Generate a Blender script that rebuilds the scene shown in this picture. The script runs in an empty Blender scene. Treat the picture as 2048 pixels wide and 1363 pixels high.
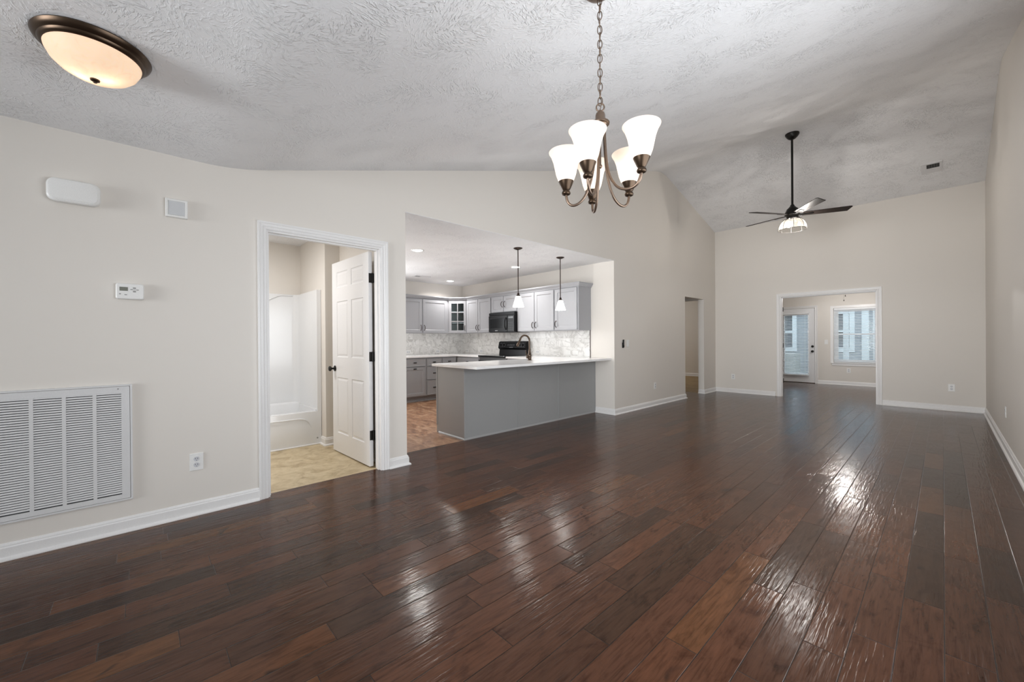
import bpy, bmesh, math, random
from mathutils import Vector, Matrix
PI = math.pi
random.seed(7)
S = bpy.context.scene
COL = S.collection

# ---------------------------------------------------------------- camera
FPX, YAW, PITCH, ROLL, CAMH = 801.8394, 0.8218, -0.0026, -0.0071, 1.19
fw = Vector((-math.sin(YAW) * math.cos(PITCH), math.cos(YAW) * math.cos(PITCH), math.sin(PITCH)))
rt = Vector((math.cos(YAW), math.sin(YAW), 0))
up = rt.cross(fw)
r2 = rt * math.cos(ROLL) + up * math.sin(ROLL)
u2 = -rt * math.sin(ROLL) + up * math.cos(ROLL)
cam = bpy.data.objects.new('camera', bpy.data.cameras.new('camera'))
COL.objects.link(cam)
cam.data.sensor_width = 36.0
cam.data.lens = FPX / 2048 * 36.0
cam.data.clip_start = 0.05
cam.matrix_world = Matrix(((r2.x, u2.x, -fw.x, 0), (r2.y, u2.y, -fw.y, 0), (r2.z, u2.z, -fw.z, CAMH), (0, 0, 0, 1)))
S.camera = cam

# ---------------------------------------------------------------- world, exposure
S.view_settings.view_transform = 'Standard'
S.view_settings.look = 'None'
S.view_settings.exposure = 0.11
S.view_settings.gamma = 1.0
S.view_settings.use_curve_mapping = False
S.cycles.use_denoising = True
S.cycles.max_bounces = 10
S.cycles.diffuse_bounces = 6
S.cycles.glossy_bounces = 5
S.cycles.transparent_max_bounces = 16
S.cycles.sample_clamp_indirect = 6.0
S.cycles.caustics_reflective = False
S.cycles.caustics_refractive = False
W = bpy.data.worlds.new('overcast_sky')
S.world = W
W.use_nodes = True
_b = W.node_tree.nodes['Background']
_b.inputs[0].default_value = (0.80, 0.90, 1.0, 1)
_b.inputs[1].default_value = 1.9


def light(name, kind, loc, energy, color=(1, 1, 1), size=0.1, size_y=None, rot=None, spread=None):
    d = bpy.data.lights.new(name, kind)
    d.energy = energy
    d.color = color
    if kind == 'AREA':
        d.shape = 'RECTANGLE' if size_y else 'DISK'
        d.size = size
        if size_y:
            d.size_y = size_y
        if spread:
            d.spread = spread
    else:
        d.shadow_soft_size = size
    o = bpy.data.objects.new(name, d)
    o.location = loc
    if rot:
        o.rotation_euler = rot
    COL.objects.link(o)
    return o


WARM = (1.0, 0.86, 0.70)
SOFT = (1.0, 0.965, 0.93)
COOL = (0.97, 0.985, 1.0)
P_CHAND, P_FLUSH, P_FAN, P_CAN, P_PEND, P_BATH, P_SUN = 0.14, 0.14, 31.0, 11.0, 1.0, 20.5, 36.0
# added fill light behind the camera, set in a guessed front window
light('front_fill_light', 'AREA', (-1.5, -4.55, 1.28), 43.0, COOL, 2.9, 1.7, (PI / 2, 0, 0), math.radians(55))
# added fill light beside the camera, outside the frame, at an invented side window
light('side_fill_light', 'AREA', (0.43, 2.20, 1.32), 57.0, COOL, 3.2, 1.5, (1.80, 0, PI / 2))
# added fill light for the kitchen, hidden behind the edge of the opening
light('kitchen_fill_light', 'AREA', (-7.52, 2.75, 1.55), 36.0, COOL, 1.1, 0.85, (1.48, 0, -PI / 2), math.radians(140))
light('bathroom_vanity_light', 'AREA', (-4.55, 0.55, 2.40), P_BATH, (1.0, 0.98, 0.965), 0.35)
light('hall_light', 'POINT', (-6.5, 11.0, 2.2), 26.0, SOFT, 0.1)

# ---------------------------------------------------------------- materials


def srgb(r, g, b):
    f = lambda c: (c / 255) / 12.92 if c / 255 <= 0.04045 else ((c / 255 + 0.055) / 1.055) ** 2.4
    return (f(r), f(g), f(b), 1)


class NT:
    def __init__(self, name):
        self.m = bpy.data.materials.new(name)
        self.m.use_nodes = True
        self.t = self.m.node_tree
        self.p = self.t.nodes['Principled BSDF']
        self.out = self.t.nodes['Material Output']

    def n(self, kind, **kw):
        nd = self.t.nodes.new(kind)
        for k, v in kw.items():
            setattr(nd, k, v)
        return nd

    def link(self, a, b):
        self.t.links.new(a, b)

    def put(self, sock, v):
        if isinstance(v, bpy.types.NodeSocket):
            self.link(v, sock)
        else:
            sock.default_value = v

    def math(self, op, a, b=None, c=None, clamp=False):
        nd = self.n('ShaderNodeMath', operation=op, use_clamp=clamp)
        for i, v in enumerate((a, b, c)):
            if v is not None:
                self.put(nd.inputs[i], v)
        return nd.outputs[0]

    def pos(self):
        return self.n('ShaderNodeNewGeometry').outputs['Position']

    def sep(self, v):
        nd = self.n('ShaderNodeSeparateXYZ')
        self.link(v, nd.inputs[0])
        return nd.outputs

    def comb(self, x, y, z):
        nd = self.n('ShaderNodeCombineXYZ')
        for i, v in enumerate((x, y, z)):
            self.put(nd.inputs[i], v)
        return nd.outputs[0]

    def noise(self, vec, scale, detail=2.0, rough=0.5, dist=0.0, out=0):
        nd = self.n('ShaderNodeTexNoise')
        self.link(vec, nd.inputs['Vector'])
        nd.inputs['Scale'].default_value = scale
        nd.inputs['Detail'].default_value = detail
        nd.inputs['Roughness'].default_value = rough
        nd.inputs['Distortion'].default_value = dist
        return nd.outputs[out]

    def ramp(self, fac, stops, interp='LINEAR'):
        nd = self.n('ShaderNodeValToRGB')
        self.put(nd.inputs[0], fac)
        nd.color_ramp.interpolation = interp
        e = nd.color_ramp.elements
        while len(e) < len(stops):
            e.new(0.5)
        for k, (p, c) in enumerate(stops):
            e[k].position = p
            e[k].color = c if len(c) == 4 else (*c, 1)
        return nd.outputs[0]

    def smooth(self, v, a, b, c=0.0, d=1.0):
        nd = self.n('ShaderNodeMapRange', interpolation_type='SMOOTHSTEP')
        self.put(nd.inputs[0], v)
        for i, q in enumerate((a, b, c, d)):
            nd.inputs[i + 1].default_value = q
        return nd.outputs[0]

    def mix(self, f, a, b, blend='MIX'):
        nd = self.n('ShaderNodeMix', data_type='RGBA', blend_type=blend)
        self.put(nd.inputs[0], f)
        self.put(nd.inputs[6], a)
        self.put(nd.inputs[7], b)
        return nd.outputs[2]

    def bump(self, h, strength=1.0, dist=0.001):
        nd = self.n('ShaderNodeBump')
        nd.inputs['Strength'].default_value = strength
        nd.inputs['Distance'].default_value = dist
        self.link(h, nd.inputs['Height'])
        self.link(nd.outputs[0], self.p.inputs['Normal'])

    def set(self, **kw):
        for k, v in kw.items():
            self.put(self.p.inputs[k.replace('_', ' ')], v)
        return self


def simple(name, col, rough=0.5, metal=0.0, bump=0.0, scale=200.0, spec=0.5):
    m = NT(name)
    P = m.pos()
    n = m.noise(P, scale, 2.0)
    v = m.ramp(n, [(0.3, tuple(c * 0.965 for c in col[:3])), (0.7, tuple(min(1, c * 1.02) for c in col[:3]))])
    m.set(Base_Color=v, Roughness=rough, Metallic=metal)
    m.p.inputs['Specular IOR Level'].default_value = spec
    if bump:
        m.bump(n, 0.5, bump)
    return m.m


def wall_paint(name, col):
    m = NT(name)
    P = m.pos()
    n = m.noise(P, 260, 3.0)
    m.set(Base_Color=col, Roughness=0.55)
    m.p.inputs['Specular IOR Level'].default_value = 0.35
    m.bump(n, 0.25, 0.0006)
    return m.m


def ceiling_mat(name, col, depth):
    """Stomped drywall texture: bundles of short ridges, each bundle turned its own way."""
    m = NT(name)
    P = m.pos()
    vo = m.n('ShaderNodeTexVoronoi')
    wob = m.n('ShaderNodeVectorMath', operation='MULTIPLY_ADD')
    m.link(m.noise(P, 6, 2, out=1), wob.inputs[0])
    wob.inputs[1].default_value = (0.22, 0.22, 0.22)
    m.link(P, wob.inputs[2])
    m.link(wob.outputs[0], vo.inputs['Vector'])
    vo.inputs['Scale'].default_value = 7.5
    ang = m.math('MULTIPLY', m.sep(vo.outputs['Color'])[0], 2 * PI)
    rot = m.n('ShaderNodeVectorRotate', rotation_type='Z_AXIS')
    m.link(P, rot.inputs['Vector'])
    m.link(ang, rot.inputs['Angle'])
    s = m.sep(rot.outputs[0])
    v = m.comb(m.math('MULTIPLY', s[0], 100.0), m.math('MULTIPLY', s[1], 30.0), m.math('MULTIPLY', s[2], 30.0))
    ridge = m.noise(v, 1.0, 3.0, 0.55, 0.6)
    ridge = m.smooth(ridge, 0.48, 0.68)
    mask = m.smooth(m.noise(P, 3.2, 3.0, 0.6), 0.38, 0.62, 0.15, 1.0)
    blob = m.smooth(m.noise(P, 24, 3.0, 0.55, 0.8), 0.5, 0.7)
    h = m.math('ADD', m.math('MULTIPLY', ridge, mask), m.math('MULTIPLY', blob, 0.35))
    m.set(Base_Color=col, Roughness=0.6)
    m.p.inputs['Specular IOR Level'].default_value = 0.35
    m.bump(h, 1.0, depth)
    return m.m


def wood_floor():
    m = NT('dark_hand_scraped_wood')
    x, y, z = m.sep(m.pos())
    wd = 0.127
    rx = m.math('DIVIDE', x, wd)
    row = m.math('FLOOR', rx)
    fx = m.math('SUBTRACT', rx, row)
    wn = m.n('ShaderNodeTexWhiteNoise', noise_dimensions='1D')
    m.link(row, wn.inputs['W'])
    c = m.sep(wn.outputs['Color'])
    L = m.math('MULTIPLY_ADD', c[0], 0.75, 0.55)
    t = m.math('DIVIDE', m.math('ADD', y, m.math('MULTIPLY', c[1], 5.0)), L)
    idx = m.math('FLOOR', t)
    fy = m.math('SUBTRACT', t, idx)
    wp = m.n('ShaderNodeTexWhiteNoise', noise_dimensions='2D')
    m.link(m.comb(row, idx, 0.0), wp.inputs['Vector'])
    pid = wp.outputs['Value']
    tone = m.ramp(pid, [(0.0, srgb(56, 40, 30)), (0.2, srgb(69, 46, 34)), (0.62, srgb(77, 50, 36)), (0.9, srgb(83, 53, 37)), (1.0, srgb(92, 61, 38))])
    # grain
    gv = m.comb(m.math('MULTIPLY', x, 85.0), m.math('MULTIPLY', y, 7.0), m.math('MULTIPLY', pid, 40.0))
    grain = m.noise(gv, 1.0, 5.0, 0.6, 0.5)
    gcol = m.ramp(grain, [(0.28, (0.60, 0.57, 0.55)), (0.5, (1, 1, 1)), (0.75, (1.22, 1.2, 1.18))])
    col = m.mix(1.0, tone, gcol, 'MULTIPLY')
    sv = m.comb(m.math('MULTIPLY', x, 14.0), m.math('MULTIPLY', y, 5.0), m.math('MULTIPLY', pid, 31.0))
    smoke = m.noise(sv, 1.0, 4.0, 0.6, 1.0)
    scol = m.ramp(smoke, [(0.3, (0.50, 0.46, 0.44)), (0.47, (0.95, 0.95, 0.95)), (0.7, (1.1, 1.1, 1.1))])
    col = m.mix(0.85, col, scol, 'MULTIPLY')
    kv = m.comb(m.math('MULTIPLY', x, 7.0), m.math('MULTIPLY', y, 3.2), m.math('MULTIPLY', pid, 13.0))
    knot = m.smooth(m.noise(kv, 1.0, 2.0, 0.5, 1.4), 0.69, 0.78, 0.0, 0.75)
    col = m.mix(knot, col, (0.010, 0.008, 0.007, 1))
    ex = m.math('MULTIPLY', m.math('MINIMUM', fx, m.math('SUBTRACT', 1.0, fx)), wd)
    ey = m.math('MULTIPLY', m.math('MINIMUM', fy, m.math('SUBTRACT', 1.0, fy)), L)
    e = m.math('MINIMUM', ex, ey)
    seam = m.smooth(e, 0.0004, 0.0016)
    col = m.mix(m.math('SUBTRACT', 1.0, seam), col, (0.012, 0.009, 0.008, 1))
    # scraped ripples along the plank, coarse dents, bevelled seams
    rv = m.comb(m.math('MULTIPLY', x, 80.0), m.math('MULTIPLY', y, 6.0), m.math('MULTIPLY', pid, 9.0))
    rip = m.noise(rv, 1.0, 2.0, 0.5, 0.4)
    amp = m.smooth(m.noise(m.comb(m.math('MULTIPLY', x, 5.0), m.math('MULTIPLY', y, 2.5), m.math('MULTIPLY', pid, 21.0)), 1.0, 2.0), 0.35, 0.65, 0.35, 1.0)
    dent = m.noise(m.comb(m.math('MULTIPLY', x, 16.0), m.math('MULTIPLY', y, 9.0), m.math('MULTIPLY', pid, 17.0)), 1.0, 2.0)
    bev = m.smooth(e, 0.0, 0.0035)
    h = m.math('ADD', m.math('MULTIPLY', m.math('MULTIPLY', rip, amp), 1.2), m.math('MULTIPLY', dent, 0.55))
    h = m.math('ADD', h, m.math('MULTIPLY', bev, 0.9))
    rough = m.math('MULTIPLY_ADD', grain, 0.10, 0.12)
    m.set(Base_Color=col, Roughness=rough)
    m.p.inputs['Specular IOR Level'].default_value = 0.21
    m.bump(h, 1.0, 0.0015)
    return m.m


def marbled(name, c1, c2, c3, scale, rough, stretch=(1, 1, 1)):
    m = NT(name)
    mp = m.n('ShaderNodeMapping')
    m.link(m.pos(), mp.inputs[0])
    mp.inputs['Scale'].default_value = stretch
    n = m.noise(mp.outputs[0], scale, 6.0, 0.62, 1.2)
    n2 = m.noise(mp.outputs[0], scale * 3.2, 5.0, 0.6, 0.6)
    f = m.math('ADD', m.math('MULTIPLY', n, 0.7), m.math('MULTIPLY', n2, 0.3))
    col = m.ramp(f, [(0.36, c1), (0.5, c2), (0.64, c3)])
    m.set(Base_Color=col, Roughness=rough)
    m.bump(n2, 0.3, 0.0006)
    return m.m


def backsplash_mat():
    m = NT('veined_marble_tile')
    P = m.pos()
    x, y, z = m.sep(P)
    u = m.math('ADD', x, y)
    # running bond tile 0.305 x 0.152
    tz = m.math('DIVIDE', z, 0.152)
    rw = m.math('FLOOR', tz)
    sh = m.math('MULTIPLY', m.math('MODULO', rw, 2.0), 0.5)
    tu = m.math('ADD', m.math('DIVIDE', u, 0.305), sh)
    iu = m.math('FLOOR', tu)
    fz = m.math('SUBTRACT', tz, rw)
    fu = m.math('SUBTRACT', tu, iu)
    wp = m.n('ShaderNodeTexWhiteNoise', noise_dimensions='2D')
    m.link(m.comb(rw, iu, 0.0), wp.inputs['Vector'])
    off = m.n('ShaderNodeVectorMath', operation='MULTIPLY_ADD')
    m.link(wp.outputs['Color'], off.inputs[0])
    off.inputs[1].default_value = (9, 9, 9)
    m.link(P, off.inputs[2])
    n = m.noise(off.outputs[0], 3.2, 4.0, 0.58, 1.4)
    vein = m.math('ABSOLUTE', m.math('SUBTRACT', n, 0.5))
    vein = m.smooth(vein, 0.0, 0.045, 1.0, 0.0)
    clouds = m.noise(off.outputs[0], 3.0, 4.0, 0.6, 0.7)
    base = m.ramp(clouds, [(0.3, srgb(206, 204, 201)), (0.5, srgb(224, 223, 220)), (0.7, srgb(238, 237, 235))])
    col = m.mix(m.math('MULTIPLY', vein, 0.36), base, srgb(128, 124, 118))
    eu = m.math('MULTIPLY', m.math('MINIMUM', fu, m.math('SUBTRACT', 1.0, fu)), 0.305)
    ez = m.math('MULTIPLY', m.math('MINIMUM', fz, m.math('SUBTRACT', 1.0, fz)), 0.152)
    g = m.smooth(m.math('MINIMUM', eu, ez), 0.0005, 0.0018)
    col = m.mix(m.math('SUBTRACT', 1.0, g), col, srgb(196, 194, 190))
    m.set(Base_Color=col, Roughness=0.28)
    m.bump(g, 0.4, 0.0008)
    return m.m


def glow_glass(name, col, strength, trans=0.5, streak=0.0):
    """Frosted lamp glass: lets the bulb's light through and glows itself."""
    m = NT(name)
    P = m.pos()
    n = m.noise(P, 26, 4.0, 0.6, 1.2)
    c = m.ramp(n, [(0.25, tuple(v * (1 - streak) for v in col[:3])), (0.7, col)])
    m.set(Base_Color=c, Roughness=0.4)
    m.p.inputs['Specular IOR Level'].default_value = 0.15
    tr = m.n('ShaderNodeBsdfTranslucent')
    m.link(c, tr.inputs[0])
    mx = m.n('ShaderNodeMixShader')
    mx.inputs[0].default_value = trans
    m.link(m.p.outputs[0], mx.inputs[1])
    m.link(tr.outputs[0], mx.inputs[2])
    em = m.n('ShaderNodeEmission')
    m.link(c, em.inputs[0])
    em.inputs[1].default_value = strength
    ad = m.n('ShaderNodeAddShader')
    m.link(mx.outputs[0], ad.inputs[0])
    m.link(em.outputs[0], ad.inputs[1])
    m.link(ad.outputs[0], m.out.inputs[0])
    return m.m


def emit(name, col, strength):
    m = NT(name)
    m.set(Base_Color=(0.8, 0.8, 0.8, 1), Roughness=0.5, Emission_Color=(*col, 1), Emission_Strength=strength)
    return m.m


def clear_glass(name, tint=(0.93, 0.97, 0.97), gloss=0.08):
    m = NT(name)
    t = m.n('ShaderNodeBsdfTransparent')
    t.inputs[0].default_value = (*tint, 1)
    g = m.n('ShaderNodeBsdfGlossy')
    g.inputs['Roughness'].default_value = 0.03
    lw = m.n('ShaderNodeLayerWeight')
    lw.inputs[0].default_value = 0.35
    f = m.math('MULTIPLY_ADD', lw.outputs['Facing'], gloss, 0.004)
    mx = m.n('ShaderNodeMixShader')
    m.link(f, mx.inputs[0])
    m.link(t.outputs[0], mx.inputs[1])
    m.link(g.outputs[0], mx.inputs[2])
    m.link(mx.outputs[0], m.out.inputs[0])
    return m.m


def lit_glass(name):
    """ribbed clear glass that catches some of the bulbs' light."""
    m = NT(name)
    t = m.n('ShaderNodeBsdfTransparent')
    t.inputs[0].default_value = (0.96, 0.94, 0.91, 1)
    tr = m.n('ShaderNodeBsdfTranslucent')
    tr.inputs[0].default_value = (1.0, 0.92, 0.80, 1)
    mx = m.n('ShaderNodeMixShader')
    mx.inputs[0].default_value = 0.035
    m.link(t.outputs[0], mx.inputs[1])
    m.link(tr.outputs[0], mx.inputs[2])
    m.link(mx.outputs[0], m.out.inputs[0])
    return m.m


def siding_mat(name, col):
    m = NT(name)
    z = m.sep(m.pos())[2]
    f = m.math('FRACT', m.math('DIVIDE', z, 0.115))
    k = m.smooth(f, 0.0, 0.12, 0.6, 1.0)
    m.set(Base_Color=m.mix(k, (0.1, 0.1, 0.11, 1), col), Roughness=0.6)
    m.bump(f, 0.5, 0.01)
    return m.m


M = {}
M['wall'] = wall_paint('warm_grey_wall_paint', srgb(221, 216, 209))
M['bath_wall'] = wall_paint('bathroom_cream_paint', srgb(222, 217, 210))
M['ceiling'] = ceiling_mat('stomped_white_ceiling', srgb(241, 242, 244), 0.0036)
M['ceiling_soft'] = ceiling_mat('kitchen_stomped_ceiling', srgb(232, 232, 233), 0.003)
M['trim'] = simple('white_trim_paint', srgb(230, 229, 228), 0.32)
M['door'] = simple('white_door_paint', srgb(232, 232, 233), 0.34)
M['floor'] = wood_floor()
M['kit_floor'] = marbled('brown_slate_vinyl', srgb(88, 60, 42), srgb(134, 98, 72), srgb(170, 138, 110), 5.0, 0.30, (0.7, 1.6, 1))
M['bath_floor'] = marbled('tan_marbled_vinyl', srgb(160, 140, 106), srgb(190, 172, 138), srgb(206, 190, 158), 5.0, 0.4)
M['carpet'] = marbled('tan_hall_floor', srgb(128, 104, 64), srgb(158, 134, 92), srgb(176, 152, 110), 3.0, 0.5, (1, 3, 1))
M['tub'] = simple('white_glossy_acrylic', srgb(224, 225, 226), 0.14)
M['plate'] = simple('white_plastic', srgb(232, 232, 230), 0.35)
M['dark_slot'] = simple('dark_slot', (0.03, 0.03, 0.03, 1), 0.6)
M['socket'] = simple('pale_socket_plastic', srgb(205, 206, 210), 0.35)
M['lcd'] = simple('grey_display', srgb(118, 120, 110), 0.3)
M['grey_key'] = simple('grey_key', srgb(140, 140, 138), 0.5)
M['grille'] = simple('white_metal_grille', srgb(214, 214, 214), 0.4)
M['duct'] = simple('dark_duct', (0.02, 0.02, 0.022, 1), 0.9)
M['mesh_grey'] = simple('grey_mesh', srgb(200, 202, 204), 0.6)
M['bronze'] = simple('oil_rubbed_bronze', srgb(74, 60, 48), 0.33, 0.85)
M['bronze_light'] = simple('brushed_bronze', srgb(120, 103, 90), 0.36, 0.9)
M['dark_bronze'] = simple('dark_bronze', srgb(62, 50, 44), 0.35, 0.8)
M['black_metal'] = simple('matte_black_metal', (0.012, 0.011, 0.010, 1), 0.35, 0.5)
M['blade'] = simple('dark_fan_blade', srgb(38, 32, 29), 0.48, spec=0.25)
M['faucet'] = simple('bronze_faucet', srgb(86, 74, 65), 0.24, 1.0)
M['gap'] = simple('dark_gap', (0.01, 0.01, 0.01, 1), 0.9)
M['upper'] = simple('light_grey_cabinet_paint', srgb(160, 161, 165), 0.38)
M['lower'] = simple('mid_grey_cabinet_paint', srgb(150, 151, 153), 0.4)
M['island'] = simple('grey_panel_paint', srgb(156, 157, 157), 0.42)
M['quartz'] = marbled('white_quartz', srgb(236, 236, 236), srgb(241, 241, 241), srgb(245, 245, 245), 3.0, 0.12)
M['tile'] = backsplash_mat()
M['black_gloss'] = simple('black_gloss_enamel', (0.008, 0.008, 0.009, 1), 0.32, spec=0.14)
M['black_glass'] = simple('black_oven_glass', (0.010, 0.011, 0.012, 1), 0.14, spec=0.2)
M['black_side'] = simple('charcoal_steel_side', (0.06, 0.06, 0.062, 1), 0.35)
M['faint'] = simple('faint_grey_print', srgb(70, 71, 73), 0.5)
M['satin_black'] = simple('satin_black_plastic', (0.008, 0.008, 0.008, 1), 0.65, spec=0.2)
M['mark'] = simple('pale_print', srgb(150, 152, 155), 0.4)
M['inside'] = simple('grey_cabinet_inside', srgb(236, 236, 236), 0.6)
M['shade'] = glow_glass('frosted_bell_glass', (1.0, 0.90, 0.79), 0.12, 0.5)
M['dome'] = glow_glass('peach_alabaster_glass', (1.0, 0.80, 0.62), 0.36, 0.6, 0.15)
M['pend_glass'] = glow_glass('white_cone_glass', (1.0, 0.99, 0.96), 13.0, 0.5)
M['bulb'] = emit('lit_bulb', (1.0, 0.90, 0.76), 14.0)
M['can_lens'] = emit('lit_downlight_lens', (1.0, 0.985, 0.96), 14.0)
M['sun_bulb'] = glow_glass('sunroom_light_glass', (1.0, 0.93, 0.84), 7.0, 0.5)
M['ribbed'] = lit_glass('ribbed_clear_glass')
M['pane'] = clear_glass('window_glass')
M['blind'] = simple('white_blind_slat', srgb(240, 242, 244), 0.45)
M['vinyl'] = simple('white_vinyl', srgb(240, 241, 243), 0.4)
M['siding'] = siding_mat('grey_siding', srgb(150, 158, 168))
M['siding2'] = siding_mat('tan_siding', srgb(160, 158, 156))
M['ext_trim'] = simple('white_house_trim', srgb(226, 232, 238), 0.5)
M['ext_glass'] = simple('dark_house_glass', (0.06, 0.08, 0.10, 1), 0.1)
M['lawn'] = marbled('lawn', srgb(70, 84, 60), srgb(98, 108, 84), srgb(120, 126, 100), 4.0, 0.9)
M['concrete'] = marbled('concrete', srgb(150, 152, 152), srgb(166, 168, 168), srgb(180, 180, 178), 3.0, 0.8)
M['roof'] = simple('grey_shingle', srgb(90, 92, 96), 0.8)

# ---------------------------------------------------------------- mesh helpers


class MB:
    def __init__(self):
        self.bm = bmesh.new()
        self.xf = None

    def v(self, co):
        c = Vector(co)
        if self.xf is not None:
            c = self.xf @ c
        return self.bm.verts.new(c)

    def face(self, vs):
        try:
            return self.bm.faces.new(vs)
        except ValueError:
            return None

    def box(self, x0, y0, z0, x1, y1, z1, bev=0.0, seg=1):
        if x0 > x1: x0, x1 = x1, x0
        if y0 > y1: y0, y1 = y1, y0
        if z0 > z1: z0, z1 = z1, z0
        v = [self.v(c) for c in ((x0, y0, z0), (x1, y0, z0), (x1, y1, z0), (x0, y1, z0), (x0, y0, z1), (x1, y0, z1), (x1, y1, z1), (x0, y1, z1))]
        fs = [self.face([v[i] for i in q]) for q in ((0, 3, 2, 1), (4, 5, 6, 7), (0, 1, 5, 4), (1, 2, 6, 5), (2, 3, 7, 6), (3, 0, 4, 7))]
        if bev:
            es = list({e for f in fs for e in f.edges})
            bmesh.ops.bevel(self.bm, geom=es, offset=bev, segments=seg, affect='EDGES', profile=0.5)
        return self

    def prism(self, poly, f0, f1):
        """poly: list of 2D points; f0, f1 turn a 2D point into the two end points."""
        a = [self.v(f0(*p)) for p in poly]
        b = [self.v(f1(*p)) for p in poly]
        self.face(a[::-1])
        self.face(b)
        n = len(poly)
        for i in range(n):
            self.face([a[i], a[(i + 1) % n], b[(i + 1) % n], b[i]])
        return self

    def tube(self, pts, r, n=10, caps=True, closed=False):
        pts = [Vector(p) for p in pts]
        k = len(pts)
        rs = r if isinstance(r, (list, tuple)) else [r] * k
        tang = []
        for i in range(k):
            if closed:
                t = pts[(i + 1) % k] - pts[i - 1]
            else:
                t = pts[min(i + 1, k - 1)] - pts[max(i - 1, 0)]
            tang.append(t.normalized())
        a = tang[0].orthogonal().normalized()
        rings = []
        for i in range(k):
            t = tang[i]
            a = (a - t * a.dot(t)).normalized()
            b = t.cross(a)
            rings.append([self.v(pts[i] + (a * math.cos(2 * PI * j / n) + b * math.sin(2 * PI * j / n)) * rs[i]) for j in range(n)])
        for i in range(k if closed else k - 1):
            p, q = rings[i], rings[(i + 1) % k]
            for j in range(n):
                self.face([p[j], p[(j + 1) % n], q[(j + 1) % n], q[j]])
        if caps and not closed:
            self.face(rings[0][::-1])
            self.face(rings[-1])
        return self

    def lathe(self, prof, origin=(0, 0, 0), n=32, axis=None, caps=True):
        """prof: list of (radius, height) turned round the local z axis at origin; axis: a Matrix that turns it."""
        o = Vector(origin)
        R = axis or Matrix.Identity(3)
        rings = []
        for (r, h) in prof:
            if r < 1e-6:
                rings.append([self.v(o + R @ Vector((0, 0, h)))])
            else:
                rings.append([self.v(o + R @ Vector((r * math.cos(2 * PI * j / n), r * math.sin(2 * PI * j / n), h))) for j in range(n)])
        for p, q in zip(rings, rings[1:]):
            for j in range(n):
                a, b = p[j % len(p)], p[(j + 1) % len(p)]
                c, d = q[(j + 1) % len(q)], q[j % len(q)]
                vs = []
                for w in (a, b, c, d):
                    if w not in vs:
                        vs.append(w)
                if len(vs) > 2:
                    self.face(vs)
        if caps:
            if len(rings[0]) > 1: self.face(rings[0][::-1])
            if len(rings[-1]) > 1: self.face(rings[-1])
        return self

    def slab(self, cells, f0, f1):
        """Connected slab with holes: cells are 2D polygons that share vertices; f0, f1 give its two sides."""
        key = lambda p: (round(p[0], 5), round(p[1], 5))
        A, B, cnt = {}, {}, {}
        for c in cells:
            for p in c:
                k = key(p)
                if k not in A:
                    A[k] = self.v(f0(*p))
                    B[k] = self.v(f1(*p))
            for i in range(len(c)):
                e = (key(c[i]), key(c[(i + 1) % len(c)]))
                cnt[e] = cnt.get(e, 0) + 1
        for c in cells:
            self.face([A[key(p)] for p in c][::-1])
            self.face([B[key(p)] for p in c])
        for (a, b) in cnt:
            if (b, a) not in cnt:
                self.face([A[a], A[b], B[b], B[a]])
        return self

    def build(self, name, mat, parent=None, smooth=None, world=True):
        bmesh.ops.recalc_face_normals(self.bm, faces=self.bm.faces[:])
        me = bpy.data.meshes.new(name)
        if parent is not None and world:
            o, p = Vector((0, 0, 0)), parent
            while p is not None:
                o += p.location
                p = p.parent
            bmesh.ops.translate(self.bm, verts=self.bm.verts[:], vec=-o)
        self.bm.to_mesh(me)
        self.bm.free()
        me.materials.append(mat)
        if smooth is not None:
            me.shade_smooth()
            me.set_sharp_from_angle(angle=math.radians(smooth))
        ob = bpy.data.objects.new(name, me)
        COL.objects.link(ob)
        if parent is not None:
            ob.parent = parent
        return ob


def tag(o, label=None, cat=None, group=None, kind=None):
    if label: o['label'] = label
    if cat: o['category'] = cat
    if group: o['group'] = group
    if kind: o['kind'] = kind
    return o


def thing(name, loc, label, cat, group=None, kind=None):
    o = bpy.data.objects.new(name, None)
    o.empty_display_size = 0.1
    o.location = loc
    COL.objects.link(o)
    return tag(o, label, cat, group, kind)


def struct(mb, name, mat, label=None, smooth=None, cat=None):
    return tag(mb.build(name, mat, None, smooth), label or name.replace('_', ' '), cat, None, 'structure')


def copy_tree(root, loc, label=None):
    r = root.copy()
    COL.objects.link(r)
    r.location = loc
    if label: r['label'] = label
    for ch in list(root.children):
        c = ch.copy()
        COL.objects.link(c)
        c.parent = r
        for g in list(ch.children):
            d = g.copy()
            COL.objects.link(d)
            d.parent = c
    return r


def bez(p0, p1, p2, p3, n=16):
    p0, p1, p2, p3 = map(Vector, (p0, p1, p2, p3))
    out = []
    for i in range(n + 1):
        t = i / n
        out.append(p0 * (1 - t) ** 3 + p1 * 3 * t * (1 - t) ** 2 + p2 * 3 * t * t * (1 - t) + p3 * t ** 3)
    return out


# ---------------------------------------------------------------- room numbers (metres)
XL, XR, YF, YB = -3.52, 0.448, 9.577, -4.60
WT = 0.12
Z0 = 2.443
Y_FLAT, Y_RIDGE, SLOPE = 0.52, 7.10, 0.28


def ceil_z(y):
    k = 0.20
    if abs(y - Y_FLAT) < k:                          # soft bend where the slope begins
        return Z0 + SLOPE * (y - Y_FLAT + k) ** 2 / (4 * k)
    if y <= Y_FLAT:
        return Z0
    k = 0.30
    up_ = Z0 + SLOPE * (y - Y_FLAT)
    dn = Z0 + SLOPE * (Y_RIDGE - Y_FLAT) - SLOPE * (y - Y_RIDGE)
    if abs(y - Y_RIDGE) < k:                         # softened ridge
        s = (y - Y_RIDGE) / k
        return Z0 + SLOPE * (Y_RIDGE - Y_FLAT) - SLOPE * k * (0.5 + 0.5 * s * s)
    return min(up_, dn)


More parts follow.
